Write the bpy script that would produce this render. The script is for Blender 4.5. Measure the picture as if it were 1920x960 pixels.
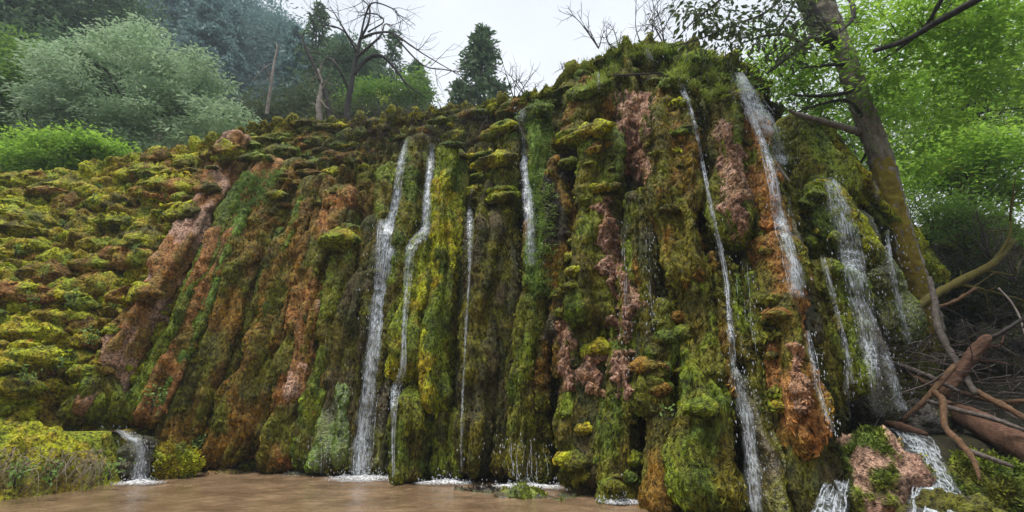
import bpy, math, random
import numpy as np
from mathutils import Vector, Matrix, Euler
from mathutils.bvhtree import BVHTree

scene = bpy.context.scene
for o in list(bpy.data.objects):
    bpy.data.objects.remove(o, do_unlink=True)
rng = np.random.default_rng(11)
random.seed(11)
R = math.radians

# ------------------------------------------------------------------ camera
PITCH = R(16.0)
CAMZ = 1.6
cam_d = bpy.data.cameras.new('camera')
cam = bpy.data.objects.new('camera', cam_d)
scene.collection.objects.link(cam)
cam.location = (0, 0, CAMZ)
cam.rotation_euler = (R(90) + PITCH, 0, 0)
cam_d.sensor_width = 36.0
cam_d.lens = 18.0
cam_d.clip_start = 0.05
cam_d.clip_end = 2000
scene.camera = cam

# ------------------------------------------------------------------ world, sun, exposure
SUN_EL, SUN_ROT = R(75), R(240)
w = bpy.data.worlds.new('World')
scene.world = w
w.use_nodes = True
nt = w.node_tree
nt.nodes.clear()
wo = nt.nodes.new('ShaderNodeOutputWorld')
bg = nt.nodes.new('ShaderNodeBackground')
sky = nt.nodes.new('ShaderNodeTexSky')
sky.sky_type = 'NISHITA'
sky.sun_disc = False
sky.sun_elevation = SUN_EL
sky.sun_rotation = SUN_ROT
sk = nt.nodes.new('ShaderNodeMix'); sk.data_type = 'RGBA'
tcw = nt.nodes.new('ShaderNodeTexCoord')
nzw = nt.nodes.new('ShaderNodeTexNoise')
nzw.inputs['Scale'].default_value = 2.6
nzw.inputs['Detail'].default_value = 5
nzw.inputs['Roughness'].default_value = 0.55
rmp = nt.nodes.new('ShaderNodeValToRGB')
rmp.color_ramp.elements[0].position = 0.3
rmp.color_ramp.elements[0].color = (3.5, 3.75, 4.15, 1)
rmp.color_ramp.elements[1].position = 0.7
rmp.color_ramp.elements[1].color = (4.25, 4.4, 4.65, 1)
nt.links.new(tcw.outputs['Generated'], nzw.inputs['Vector'])
nt.links.new(nzw.outputs['Fac'], rmp.inputs['Fac'])
sk.inputs[0].default_value = 0.93
nt.links.new(sky.outputs[0], sk.inputs[6])
nt.links.new(rmp.outputs['Color'], sk.inputs[7])
nt.links.new(sk.outputs[2], bg.inputs['Color'])
bg.inputs['Strength'].default_value = 0.08
nt.links.new(bg.outputs[0], wo.inputs['Surface'])

sun_d = bpy.data.lights.new('sun', 'SUN')
sun_d.energy = 1.5
sun_d.angle = R(24)
sun_d.color = (1.0, 0.96, 0.9)
sun = bpy.data.objects.new('sun', sun_d)
scene.collection.objects.link(sun)
sd = Vector((math.sin(SUN_ROT) * math.cos(SUN_EL), math.cos(SUN_ROT) * math.cos(SUN_EL), math.sin(SUN_EL)))
sun.rotation_euler = (-sd).to_track_quat('-Z', 'Y').to_euler()

scene.render.engine = 'CYCLES'
scene.view_settings.view_transform = 'Standard'
scene.view_settings.look = 'None'
scene.view_settings.exposure = 1.62
scene.view_settings.gamma = 1.0
scene.view_settings.use_curve_mapping = False
cy = scene.cycles
cy.use_denoising = True
try:
    cy.denoiser = 'OPENIMAGEDENOISE'
    cy.denoising_prefilter = 'ACCURATE'
    cy.denoising_input_passes = 'RGB_ALBEDO_NORMAL'
except Exception:
    pass
cy.max_bounces = 5
cy.diffuse_bounces = 2
cy.glossy_bounces = 2
cy.transmission_bounces = 3
cy.transparent_max_bounces = 12
cy.volume_bounces = 1
cy.sample_clamp_indirect = 4.0

# ------------------------------------------------------------------ geometry helpers
CP, SP = math.cos(PITCH), math.sin(PITCH)
def ray(px, py):
    r = (px - 960.0) / 960.0; u = (480.0 - py) / 960.0
    return np.array([r, CP - u * SP, SP + u * CP])
def P(px, py, Y):
    d = ray(px, py)
    return np.array([0, 0, CAMZ]) + d * (Y / d[1])
def PZ(px, py, z):
    d = ray(px, py)
    return np.array([0, 0, CAMZ]) + d * ((z - CAMZ) / d[2])
def depth_of(p):
    return p[1] * CP + (p[2] - CAMZ) * SP
def pxm(p, n):          # n photo pixels in metres at point p
    return n * depth_of(p) / 960.0

_prm = np.random.default_rng(5).permutation(256)
_prm = np.concatenate([_prm, _prm, _prm])
_g = np.random.default_rng(6).normal(size=(256, 3))
_g /= np.linalg.norm(_g, axis=1)[:, None]
def perlin(p):
    p = np.asarray(p, dtype=np.float64)
    i = np.floor(p).astype(np.int64); f = p - i
    i &= 255
    u = f * f * f * (f * (f * 6 - 15) + 10)
    out = np.zeros(len(p))
    for dx in (0, 1):
        wx = u[:, 0] if dx else 1 - u[:, 0]
        for dy in (0, 1):
            wy = u[:, 1] if dy else 1 - u[:, 1]
            for dz in (0, 1):
                wz = u[:, 2] if dz else 1 - u[:, 2]
                h = _prm[_prm[_prm[(i[:, 0] + dx) & 255] + ((i[:, 1] + dy) & 255)] + ((i[:, 2] + dz) & 255)]
                g = _g[h]
                out += wx * wy * wz * (g[:, 0] * (f[:, 0] - dx) + g[:, 1] * (f[:, 1] - dy) + g[:, 2] * (f[:, 2] - dz))
    return out * 1.5
def fbm(p, o=3):
    s = np.zeros(len(p)); a = 1.0
    for k in range(o):
        s += a * perlin(p * 2 ** k + 17.3 * k); a *= 0.5
    return s
def billow(p, o=2):
    s = np.zeros(len(p)); a = 1.0
    for k in range(o):
        s += a * (np.abs(perlin(p * 2 ** k + 31.7 * k)) * 2.2 - 0.45); a *= 0.5
    return s
def sstep(a, b, x):
    t = np.clip((np.asarray(x, dtype=float) - a) / (b - a), 0, 1)
    return t * t * (3 - 2 * t)

def catmull(pts, n):
    pts = np.asarray(pts, dtype=float)
    m = len(pts)
    t = np.linspace(0, m - 1, n)
    i = np.minimum(t.astype(int), m - 2); f = (t - i)
    sh = (n,) + (1,) * (pts.ndim - 1)
    f = f.reshape(sh)
    p1, p2 = pts[i], pts[i + 1]
    p0 = np.where((i == 0).reshape(sh), 2 * p1 - p2, pts[np.maximum(i - 1, 0)])
    p3 = np.where((i == m - 2).reshape(sh), 2 * p2 - p1, pts[np.minimum(i + 2, m - 1)])
    return 0.5 * ((2 * p1) + (-p0 + p2) * f + (2 * p0 - 5 * p1 + 4 * p2 - p3) * f ** 2 + (-p0 + 3 * p1 - 3 * p2 + p3) * f ** 3)
def resample(pts, ds, *extra):
    pts = np.asarray(pts, dtype=float)
    n0 = max(40, len(pts) * 16)
    c = catmull(pts, n0)
    ex = [catmull(np.asarray(e, dtype=float).reshape(len(pts), -1), n0) for e in extra]
    L = np.concatenate([[0], np.cumsum(np.linalg.norm(np.diff(c, axis=0), axis=1))])
    n = max(3, int(L[-1] / ds) + 1)
    s = np.linspace(0, L[-1], n)
    out = np.stack([np.interp(s, L, c[:, k]) for k in range(3)], 1)
    ex = [np.stack([np.interp(s, L, e[:, k]) for k in range(e.shape[1])], 1) for e in ex]
    return (out, s / L[-1], L[-1], *ex)

def grid_faces(nu, nv, wrap_v=False):
    i = np.arange(nu - 1)[:, None]; j = np.arange(nv if wrap_v else nv - 1)[None, :]
    j2 = (j + 1) % nv
    a = i * nv + j; b = i * nv + j2; c = (i + 1) * nv + j2; d = (i + 1) * nv + j
    return np.stack([a + 0 * b, b, c, d], -1).reshape(-1, 4)

def mesh_np(name, V, F4=None, F3=None, smooth=True, tint=None, fuzz=None):
    me = bpy.data.meshes.new(name)
    V = np.ascontiguousarray(V, dtype=np.float32)
    n4 = 0 if F4 is None else len(F4); n3 = 0 if F3 is None else len(F3)
    me.vertices.add(len(V)); me.vertices.foreach_set('co', V.ravel())
    idx = []
    if n4: idx.append(np.asarray(F4).ravel())
    if n3: idx.append(np.asarray(F3).ravel())
    idx = np.concatenate(idx).astype(np.int32)
    me.loops.add(len(idx)); me.loops.foreach_set('vertex_index', idx)
    me.polygons.add(n4 + n3)
    st = np.concatenate([np.arange(n4) * 4, n4 * 4 + np.arange(n3) * 3]).astype(np.int32)
    me.polygons.foreach_set('loop_start', st)
    me.polygons.foreach_set('use_smooth', np.full(n4 + n3, smooth, dtype=bool))
    me.update(calc_edges=True)
    me.validate()
    if tint is not None:
        at = me.attributes.new('tint', 'FLOAT_COLOR', 'POINT')
        c = np.ones((len(V), 4), np.float32); c[:, :3] = tint
        at.data.foreach_set('color', c.ravel())
    if fuzz is not None:
        at = me.attributes.new('fuzz', 'FLOAT', 'POINT')
        at.data.foreach_set('value', np.ascontiguousarray(fuzz, dtype=np.float32))
    return me

col = scene.collection
def tag(o, label=None, cat=None, group=None, kind=None):
    if label: o['label'] = label
    if cat: o['category'] = cat
    if group: o['group'] = group
    if kind: o['kind'] = kind
    return o
def obj(name, me, mat=None, parent=None):
    o = bpy.data.objects.new(name, me)
    col.objects.link(o)
    if mat is not None and me is not None:
        me.materials.clear(); me.materials.append(mat)
    if parent is not None:
        o.parent = parent
        o.matrix_parent_inverse = Matrix.Translation(-parent.location)
    return o
def empty(name, loc, label, cat, group=None):
    o = bpy.data.objects.new(name, None)
    o.location = [float(x) for x in loc]
    o.empty_display_size = 0.2
    col.objects.link(o)
    return tag(o, label, cat, group)

class MB:
    def __init__(s): s.V = []; s.F4 = []; s.F3 = []; s.T = []; s.n = 0
    def add(s, V, F4=None, F3=None, tint=None):
        V = np.asarray(V, dtype=float)
        if F4 is not None and len(F4): s.F4.append(np.asarray(F4) + s.n)
        if F3 is not None and len(F3): s.F3.append(np.asarray(F3) + s.n)
        s.V.append(V); s.n += len(V)
        if tint is not None:
            s.T.append(np.broadcast_to(np.asarray(tint, dtype=float), (len(V), 3)))
    def mesh(s, name, smooth=True):
        return mesh_np(name, np.concatenate(s.V), np.concatenate(s.F4) if s.F4 else None, np.concatenate(s.F3) if s.F3 else None, smooth,
                       np.concatenate(s.T) if s.T else None)
    def build(s, name, mat, parent=None, smooth=True):
        return obj(name, s.mesh(name, smooth), mat, parent)

def tube(mb, pts, radii, K=8, rough=0.0, rf=6.0, tint=None, ds=None):
    pts = np.asarray(pts, dtype=float); radii = np.asarray(radii, dtype=float)
    if ds:
        pts, _, _, rr = resample(pts, ds, radii); radii = rr[:, 0]
    n = len(pts)
    T = np.gradient(pts, axis=0); T /= np.linalg.norm(T, axis=1)[:, None] + 1e-9
    up = np.array([0.13, 0.31, 0.94]) if abs(T[0, 2]) < 0.8 else np.array([0.9, 0.4, 0.1])
    A = np.cross(T, up); A /= np.linalg.norm(A, axis=1)[:, None] + 1e-9
    B = np.cross(T, A)
    th = np.linspace(0, 2 * np.pi, K, endpoint=False)
    V = pts[:, None] + radii[:, None, None] * (np.cos(th)[None, :, None] * A[:, None] + np.sin(th)[None, :, None] * B[:, None])
    if rough:
        v = V.reshape(-1, 3)
        d = fbm(v * rf, 3)
        rad = (V - pts[:, None]).reshape(-1, 3)
        V = (v + rad * (d * rough)[:, None]).reshape(V.shape)
    V = V.reshape(-1, 3)
    F = grid_faces(n, K, True)
    caps = [[0, K - 1 - j, K - 2 - j] for j in range(K - 2)] + [[(n - 1) * K, (n - 1) * K + j + 1, (n - 1) * K + j + 2] for j in range(K - 2)]
    mb.add(V, F, np.array(caps), tint)

def leaf_quads(C, D, N, L, W):
    """diamond leaves: base C, direction D, normal N, length L, width W"""
    D = D / (np.linalg.norm(D, axis=1)[:, None] + 1e-9)
    S = np.cross(D, N); S /= np.linalg.norm(S, axis=1)[:, None] + 1e-9
    Nn = np.cross(S, D)
    L = np.broadcast_to(L, (len(C),))[:, None]; W = np.broadcast_to(W, (len(C),))[:, None]
    V = np.stack([C, C + D * L * .45 + S * W * .5 + Nn * L * .05, C + D * L - Nn * L * .08, C + D * L * .45 - S * W * .5 + Nn * L * .05], 1).reshape(-1, 3)
    F = np.arange(len(V)).reshape(-1, 4)
    return V, F

# ------------------------------------------------------------------ materials
def nodes(mat):
    mat.use_nodes = True
    n = mat.node_tree; n.nodes.clear()
    return n, n.nodes, n.links
def newmat(name): return bpy.data.materials.new(name)
def _noise(n, scale, detail=4, rough=.6, vec=None, links=None):
    t = n.new('ShaderNodeTexNoise')
    t.inputs['Scale'].default_value = scale; t.inputs['Detail'].default_value = detail; t.inputs['Roughness'].default_value = rough
    if vec is not None: links.new(vec, t.inputs['Vector'])
    return t
def _map(n, l, src, a, b, c, d):
    m = n.new('ShaderNodeMapRange')
    m.inputs[1].default_value = a; m.inputs[2].default_value = b; m.inputs[3].default_value = c; m.inputs[4].default_value = d
    l.new(src, m.inputs[0]); return m.outputs[0]
def _mul(n, l, colr, val):
    m = n.new('ShaderNodeMix'); m.data_type = 'RGBA'; m.blend_type = 'MULTIPLY'; m.inputs[0].default_value = 1
    l.new(colr, m.inputs[6]); l.new(val, m.inputs[7]); return m.outputs[2]

def tint_mat(name, rough=.85, spec=.3, fine=38.0, bump=.6, bdist=.03, lo=.45, hi=1.6, instancer=False, zs=1.0):
    mat = newmat(name); t, n, l = nodes(mat)
    out = n.new('ShaderNodeOutputMaterial'); b = n.new('ShaderNodeBsdfPrincipled')
    at = n.new('ShaderNodeAttribute'); at.attribute_name = 'tint'
    at.attribute_type = 'INSTANCER' if instancer else 'GEOMETRY'
    colr = at.outputs['Color']
    geo = n.new('ShaderNodeNewGeometry')
    if instancer:
        info = n.new('ShaderNodeObjectInfo')
        colr = _mul(n, l, colr, _map(n, l, info.outputs['Random'], 0, 1, lo, hi))
        tr = n.new('ShaderNodeBsdfTranslucent'); mx = n.new('ShaderNodeMixShader'); mx.inputs[0].default_value = .25
        l.new(colr, tr.inputs['Color'])
        l.new(b.outputs[0], mx.inputs[1]); l.new(tr.outputs[0], mx.inputs[2]); l.new(mx.outputs[0], out.inputs['Surface'])
    else:
        mpz = n.new('ShaderNodeMapping'); mpz.inputs['Scale'].default_value = (1, 1, zs); l.new(geo.outputs['Position'], mpz.inputs['Vector'])
        nz = _noise(n, fine, 3, .7, mpz.outputs[0], l)
        n2 = _noise(n, fine * .22, 3, .6, geo.outputs['Position'], l)
        colr = _mul(n, l, colr, _map(n, l, nz.outputs['Fac'], .34, .66, lo, hi))
        colr = _mul(n, l, colr, _map(n, l, n2.outputs['Fac'], .3, .7, .7, 1.3))
        bp = n.new('ShaderNodeBump'); bp.inputs['Strength'].default_value = bump; bp.inputs['Distance'].default_value = bdist
        l.new(nz.outputs['Fac'], bp.inputs['Height']); l.new(bp.outputs[0], b.inputs['Normal'])
        l.new(b.outputs[0], out.inputs['Surface'])
    l.new(colr, b.inputs['Base Color'])
    b.inputs['Roughness'].default_value = rough
    b.inputs['Specular IOR Level'].default_value = spec
    return mat

def ramp_mat(name, cols, scale=6.0, rough=.85, spec=.3, bump=.4, bdist=.02, stretch=(1, 1, 1), detail=6, fine=None):
    mat = newmat(name); t, n, l = nodes(mat)
    out = n.new('ShaderNodeOutputMaterial'); b = n.new('ShaderNodeBsdfPrincipled')
    tc = n.new('ShaderNodeNewGeometry'); mp = n.new('ShaderNodeMapping'); mp.inputs['Scale'].default_value = stretch
    l.new(tc.outputs['Position'], mp.inputs['Vector'])
    nz = _noise(n, scale, detail, .65, mp.outputs[0], l)
    r = n.new('ShaderNodeValToRGB')
    els = r.color_ramp.elements
    els[0].position = .28; els[0].color = (*cols[0], 1); els[1].position = .72; els[1].color = (*cols[-1], 1)
    for k, c in enumerate(cols[1:-1]):
        e = els.new(.28 + .44 * (k + 1) / (len(cols) - 1)); e.color = (*c, 1)
    l.new(nz.outputs['Fac'], r.inputs['Fac']); l.new(r.outputs[0], b.inputs['Base Color'])
    bp = n.new('ShaderNodeBump'); bp.inputs['Strength'].default_value = bump; bp.inputs['Distance'].default_value = bdist
    if fine:
        nf = _noise(n, fine, 3, .6, mp.outputs[0], l); l.new(nf.outputs['Fac'], bp.inputs['Height'])
    else:
        l.new(nz.outputs['Fac'], bp.inputs['Height'])
    l.new(bp.outputs[0], b.inputs['Normal'])
    b.inputs['Roughness'].default_value = rough; b.inputs['Specular IOR Level'].default_value = spec
    l.new(b.outputs[0], out.inputs['Surface'])
    return mat

def leaf_mat(name, c1, c2, trans=.4, rough=.5):
    mat = newmat(name); t, n, l = nodes(mat)
    out = n.new('ShaderNodeOutputMaterial'); b = n.new('ShaderNodeBsdfPrincipled')
    geo = n.new('ShaderNodeNewGeometry')
    mx = n.new('ShaderNodeMix'); mx.data_type = 'RGBA'
    mx.inputs[6].default_value = (*c1, 1); mx.inputs[7].default_value = (*c2, 1)
    nz = _noise(n, 1.1, 3, .6, geo.outputs['Position'], l)
    ad = n.new('ShaderNodeMath'); ad.operation = 'ADD'
    l.new(_map(n, l, nz.outputs['Fac'], .3, .7, 0, .6), ad.inputs[0]); l.new(_map(n, l, geo.outputs['Random Per Island'], 0, 1, -.2, .45), ad.inputs[1])
    cl = n.new('ShaderNodeClamp'); l.new(ad.outputs[0], cl.inputs[0])
    l.new(cl.outputs[0], mx.inputs[0]); l.new(mx.outputs[2], b.inputs['Base Color'])
    b.inputs['Roughness'].default_value = rough; b.inputs['Specular IOR Level'].default_value = .25
    tr = n.new('ShaderNodeBsdfTranslucent'); l.new(mx.outputs[2], tr.inputs['Color'])
    ms = n.new('ShaderNodeMixShader'); ms.inputs[0].default_value = trans
    l.new(b.outputs[0], ms.inputs[1]); l.new(tr.outputs[0], ms.inputs[2]); l.new(ms.outputs[0], out.inputs['Surface'])
    return mat

M = {}
M['moss'] = tint_mat('moss', fine=15, bump=1.0, bdist=.09, lo=.06, hi=1.5)
M['curtain'] = tint_mat('moss_curtain', rough=.8, spec=.25, fine=18, bump=1.0, bdist=.08, lo=.06, hi=1.5, zs=.5)
M['wet'] = tint_mat('wet_rock_moss', rough=.3, spec=.6, fine=14, bump=1.0, bdist=.07, lo=.15, hi=1.4)
M['crust'] = tint_mat('travertine_crust', rough=.75, fine=17, bump=1.0, bdist=.08, lo=.12, hi=1.5)
M['frond'] = tint_mat('moss_frond', rough=.8, spec=.2, lo=.35, hi=2.1, instancer=True)
M['moss_blade'] = tint_mat('moss_blade', rough=.8, spec=.2, lo=.7, hi=1.3)
M['bark'] = ramp_mat('bark', [(.09, .072, .058), (.26, .22, .185), (.42, .37, .32)], 9, .9, bump=1, bdist=.04, stretch=(1, 1, .35), fine=22)
M['bark_dark'] = ramp_mat('dark_bark', [(.02, .018, .018), (.06, .052, .048)], 10, .9, bump=.8)
M['bark_pale'] = ramp_mat('pale_dead_wood', [(.16, .13, .11), (.36, .31, .27)], 12, .85, bump=.6, stretch=(1, 1, .3))
M['trunk_moss'] = ramp_mat('ochre_trunk_moss', [(.12, .09, .02), (.28, .21, .028), (.32, .29, .035)], 7, .9, bump=.9, fine=45)
M['wood_pink'] = ramp_mat('stripped_log_wood', [(.05, .026, .018), (.16, .082, .05), (.26, .15, .10)], 18, .75, bump=1, bdist=.04, stretch=(.35, 1, 2.6), fine=55)
M['wood_grey'] = ramp_mat('weathered_branch', [(.03, .024, .02), (.10, .082, .07), (.18, .15, .13)], 16, .75, bump=.6, fine=55)
M['wood_orange'] = ramp_mat('orange_wet_branch', [(.05, .028, .016), (.14, .075, .036), (.24, .14, .07)], 16, .6, bump=1, bdist=.03, fine=55)
M['wood_moss'] = ramp_mat('mossy_branch', [(.07, .06, .02), (.16, .14, .03), (.14, .10, .04)], 10, .85, bump=.8)
M['ground'] = ramp_mat('forest_floor', [(.012, .012, .006), (.035, .03, .014), (.045, .052, .015)], 3.0, .9, bump=1, bdist=.08, fine=20)
M['straw'] = ramp_mat('dead_grass', [(.14, .11, .075), (.30, .25, .18)], 30, .8, bump=0)

def pool_mat():
    mat = newmat('muddy_pool_water'); t, n, l = nodes(mat)
    out = n.new('ShaderNodeOutputMaterial'); b = n.new('ShaderNodeBsdfPrincipled')
    geo = n.new('ShaderNodeNewGeometry')
    mp = n.new('ShaderNodeMapping'); mp.inputs['Scale'].default_value = (1, 1.0, 1); l.new(geo.outputs['Position'], mp.inputs['Vector'])
    nz = _noise(n, 1.3, 4, .6, mp.outputs[0], l)
    r = n.new('ShaderNodeValToRGB'); e = r.color_ramp.elements
    e[0].position = .3; e[0].color = (.12, .075, .042, 1); e[1].position = .7; e[1].color = (.28, .19, .115, 1)
    l.new(nz.outputs['Fac'], r.inputs['Fac']); l.new(r.outputs[0], b.inputs['Base Color'])
    n2 = _noise(n, 5.5, 4, .6, mp.outputs[0], l)
    bp = n.new('ShaderNodeBump'); bp.inputs['Strength'].default_value = .3; bp.inputs['Distance'].default_value = .08
    l.new(n2.outputs['Fac'], bp.inputs['Height']); l.new(bp.outputs[0], b.inputs['Normal'])
    b.inputs['Roughness'].default_value = .07; b.inputs['IOR'].default_value = 1.4
    l.new(b.outputs[0], out.inputs['Surface']); return mat
M['pool'] = pool_mat()

def water_mat(name, dens=.75, scale=14, stretch=(1, 1, .12), colr=(.74, .79, .84), lo=.4, hi=.62, floor=.03, fade=False, clump=0.0):
    mat = newmat(name); t, n, l = nodes(mat)
    out = n.new('ShaderNodeOutputMaterial'); b = n.new('ShaderNodeBsdfPrincipled')
    geo = n.new('ShaderNodeNewGeometry'); mp = n.new('ShaderNodeMapping'); mp.inputs['Scale'].default_value = stretch
    l.new(geo.outputs['Position'], mp.inputs['Vector'])
    nz = _noise(n, scale, 4, .65, mp.outputs[0], l)
    fac = _map(n, l, nz.outputs['Fac'], lo, hi, floor, dens)
    def times(a, b_):
        m = n.new('ShaderNodeMath'); m.operation = 'MULTIPLY'; l.new(a, m.inputs[0]); l.new(b_, m.inputs[1]); return m.outputs[0]
    if clump:
        nc = _noise(n, clump, 3, .6, geo.outputs['Position'], l)
        fac = times(fac, _map(n, l, nc.outputs['Fac'], .36, .58, .25, 1.15))
    if fade:
        at = n.new('ShaderNodeAttribute'); at.attribute_name = 'tint'
        fac = times(fac, at.outputs['Fac'])
    b.inputs['Base Color'].default_value = (*colr, 1); b.inputs['Roughness'].default_value = .2; b.inputs['IOR'].default_value = 1.33
    tr = n.new('ShaderNodeBsdfTransparent'); ms = n.new('ShaderNodeMixShader')
    l.new(fac, ms.inputs[0]); l.new(tr.outputs[0], ms.inputs[1]); l.new(b.outputs[0], ms.inputs[2]); l.new(ms.outputs[0], out.inputs['Surface'])
    return mat
M['fall'] = water_mat('falling_water', .5, 22, (1, 1, .4), (.72, .78, .84), .38, .64)
M['veil'] = water_mat('water_veil', .66, 34, (1, 1, .10), (.70, .77, .84), .42, .68, .05, True, 6.0)
M['drop'] = water_mat('water_drops', .5, 4, (1, 1, 1), (.72, .78, .84), .1, .4)
M['foam'] = water_mat('foam', .9, 20, (1, 1, 1), (.78, .8, .82), .38, .58, 0, True)
M['stream'] = water_mat('rushing_stream', .8, 13, (1, .5, .4), (.66, .73, .78), .44, .64, .08, True, 4.0)

# ------------------------------------------------------------------ cliff base surface (control points with real depth)
ctrl = [
 [(-270,770,10.4),(-240,650,11.2),(-205,530,12.2),(-175,435,13.5),(-145,350,15.4)],
 [(0,770,11.5),(10,650,12.2),(20,530,13.1),(30,425,14.3),(40,342,16.2)],
 [(120,772,12.5),(165,655,13.2),(205,535,14.1),(235,415,15.3),(250,305,17.0)],
 [(200,800,12.9),(285,625,13.4),(345,490,14.2),(410,375,15.3),(470,240,17.0)],
 [(370,888,13.4),(425,660,13.9),(478,505,14.5),(530,370,15.4),(580,232,17.0)],
 [(555,892,13.1),(590,700,13.5),(620,535,14.0),(650,385,14.8),(690,232,16.6)],
 [(690,895,12.7),(715,700,13.0),(735,540,13.4),(752,390,14.0),(775,218,15.9)],
 [(820,900,12.2),(838,700,12.5),(855,540,12.9),(870,390,13.4),(890,204,15.1)],
 [(955,910,11.5),(962,700,11.9),(968,540,12.2),(975,390,12.7),(985,185,14.0)],
 [(1080,930,10.4),(1075,700,10.9),(1070,540,11.2),(1070,370,11.7),(1080,140,13.0)],
 [(1200,960,9.2),(1190,700,9.9),(1180,540,10.3),(1170,350,10.8),(1165,92,12.2)],
 [(1330,1000,8.5),(1310,720,9.2),(1290,540,9.7),(1270,350,10.3),(1250,92,11.9)],
 [(1465,1010,8.3),(1432,720,9.0),(1400,540,9.5),(1370,350,10.1),(1340,104,11.8)],
 [(1590,960,8.7),(1560,740,9.2),(1522,560,9.7),(1482,370,10.3),(1425,138,12.0)],
 [(1680,850,10.2),(1650,700,10.4),(1610,560,10.7),(1562,405,11.2),(1505,232,12.6)],
 [(1740,770,11.5),(1720,690,11.6),(1690,585,11.8),(1650,475,12.2),(1585,325,13.3)],
 [(1800,730,13.0),(1778,670,13.1),(1755,605,13.2),(1725,525,13.5),(1660,410,14.5)],
 [(1880,715,15.5),(1868,675,15.5),(1850,630,15.7),(1820,570,16.0),(1770,490,17.0)],
]
grid = []
for cdef in ctrl:
    pts = [P(*c) for c in cdef]
    b = pts[0].copy(); b[2] = min(b[2], 0) - .5; b[1] += .1
    t = pts[-1]
    sdir = np.array([t[0], t[1], 0]); sdir /= np.linalg.norm(sdir)
    grid.append([b] + pts + [t + sdir * .8 + [0, 0, .25], t + sdir * 3.0 + [0, 0, .3], t + sdir * 9 + [0, 0, .2]])
grid = np.array(grid)                       # (18, 9, 3)
TOPX, TOPY, TOPZ = grid[:, 5, 0], grid[:, 5, 1], grid[:, 5, 2]

def eval_grid(nu, nv):
    a = catmull(grid, nu)
    return np.swapaxes(catmull(np.swapaxes(a, 0, 1), nv), 0, 1)
def grid_normals(S):
    du = np.gradient(S, axis=0); dv = np.gradient(S, axis=1)
    N = np.cross(du, dv); N /= np.linalg.norm(N, axis=2)[:, :, None] + 1e-9
    return N
Sc = eval_grid(140, 90)
Nc = grid_normals(Sc)
if Nc[70, 30, 1] > 0: Nc = -Nc
BASE = BVHTree.FromPolygons(Sc.reshape(-1, 3).tolist(), grid_faces(140, 90).tolist())
camv = Vector((0, 0, CAMZ))
def hit(px, py, tree=None):
    d = Vector(ray(px, py)).normalized()
    h = (tree or BASE).ray_cast(camv, d)
    if h[0] is None: return None, None
    n = np.array(h[1]); 
    if n @ np.array(d) > 0: n = -n
    return np.array(h[0]), n

PAL = {
 'lime':  [(.38,.395,.015), (.23,.28,.016), (.34,.20,.020)],
 'green': [(.165,.215,.016), (.09,.135,.014), (.17,.16,.016)],
 'olive': [(.145,.15,.014), (.085,.08,.012), (.175,.135,.016)],
 'brown': [(.245,.135,.02), (.16,.092,.015), (.18,.16,.017)],
 'rust':  [(.36,.17,.05), (.26,.125,.03), (.22,.17,.022)],
 'rock':  [(.54,.34,.24), (.38,.22,.155), (.20,.125,.07)],
 'fern':  [(.17,.27,.04), (.12,.19,.025), (.19,.20,.025)],
 'dark':  [(.07,.075,.02), (.09,.07,.025), (.05,.055,.018)],
 'grey':  [(.075,.066,.056), (.045,.04,.03), (.07,.065,.025)],
}
def tint_of(V, pal, seed=0, sc=1.0):
    c = np.array(PAL[pal]); off = np.array([seed * 3.7, seed * 1.3, seed * 2.1])
    a = sstep(-.15, .25, fbm(V * np.array([1.1, 1.1, .7]) * sc + off, 3))
    b = sstep(.0, .3, fbm(V * np.array([2.3, 2.3, 1.2]) * sc + off + 50, 3))
    t = c[0] * (1 - a[:, None]) + c[1] * a[:, None]
    return t * (1 - .55 * b[:, None]) + c[2] * (.55 * b[:, None])

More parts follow.
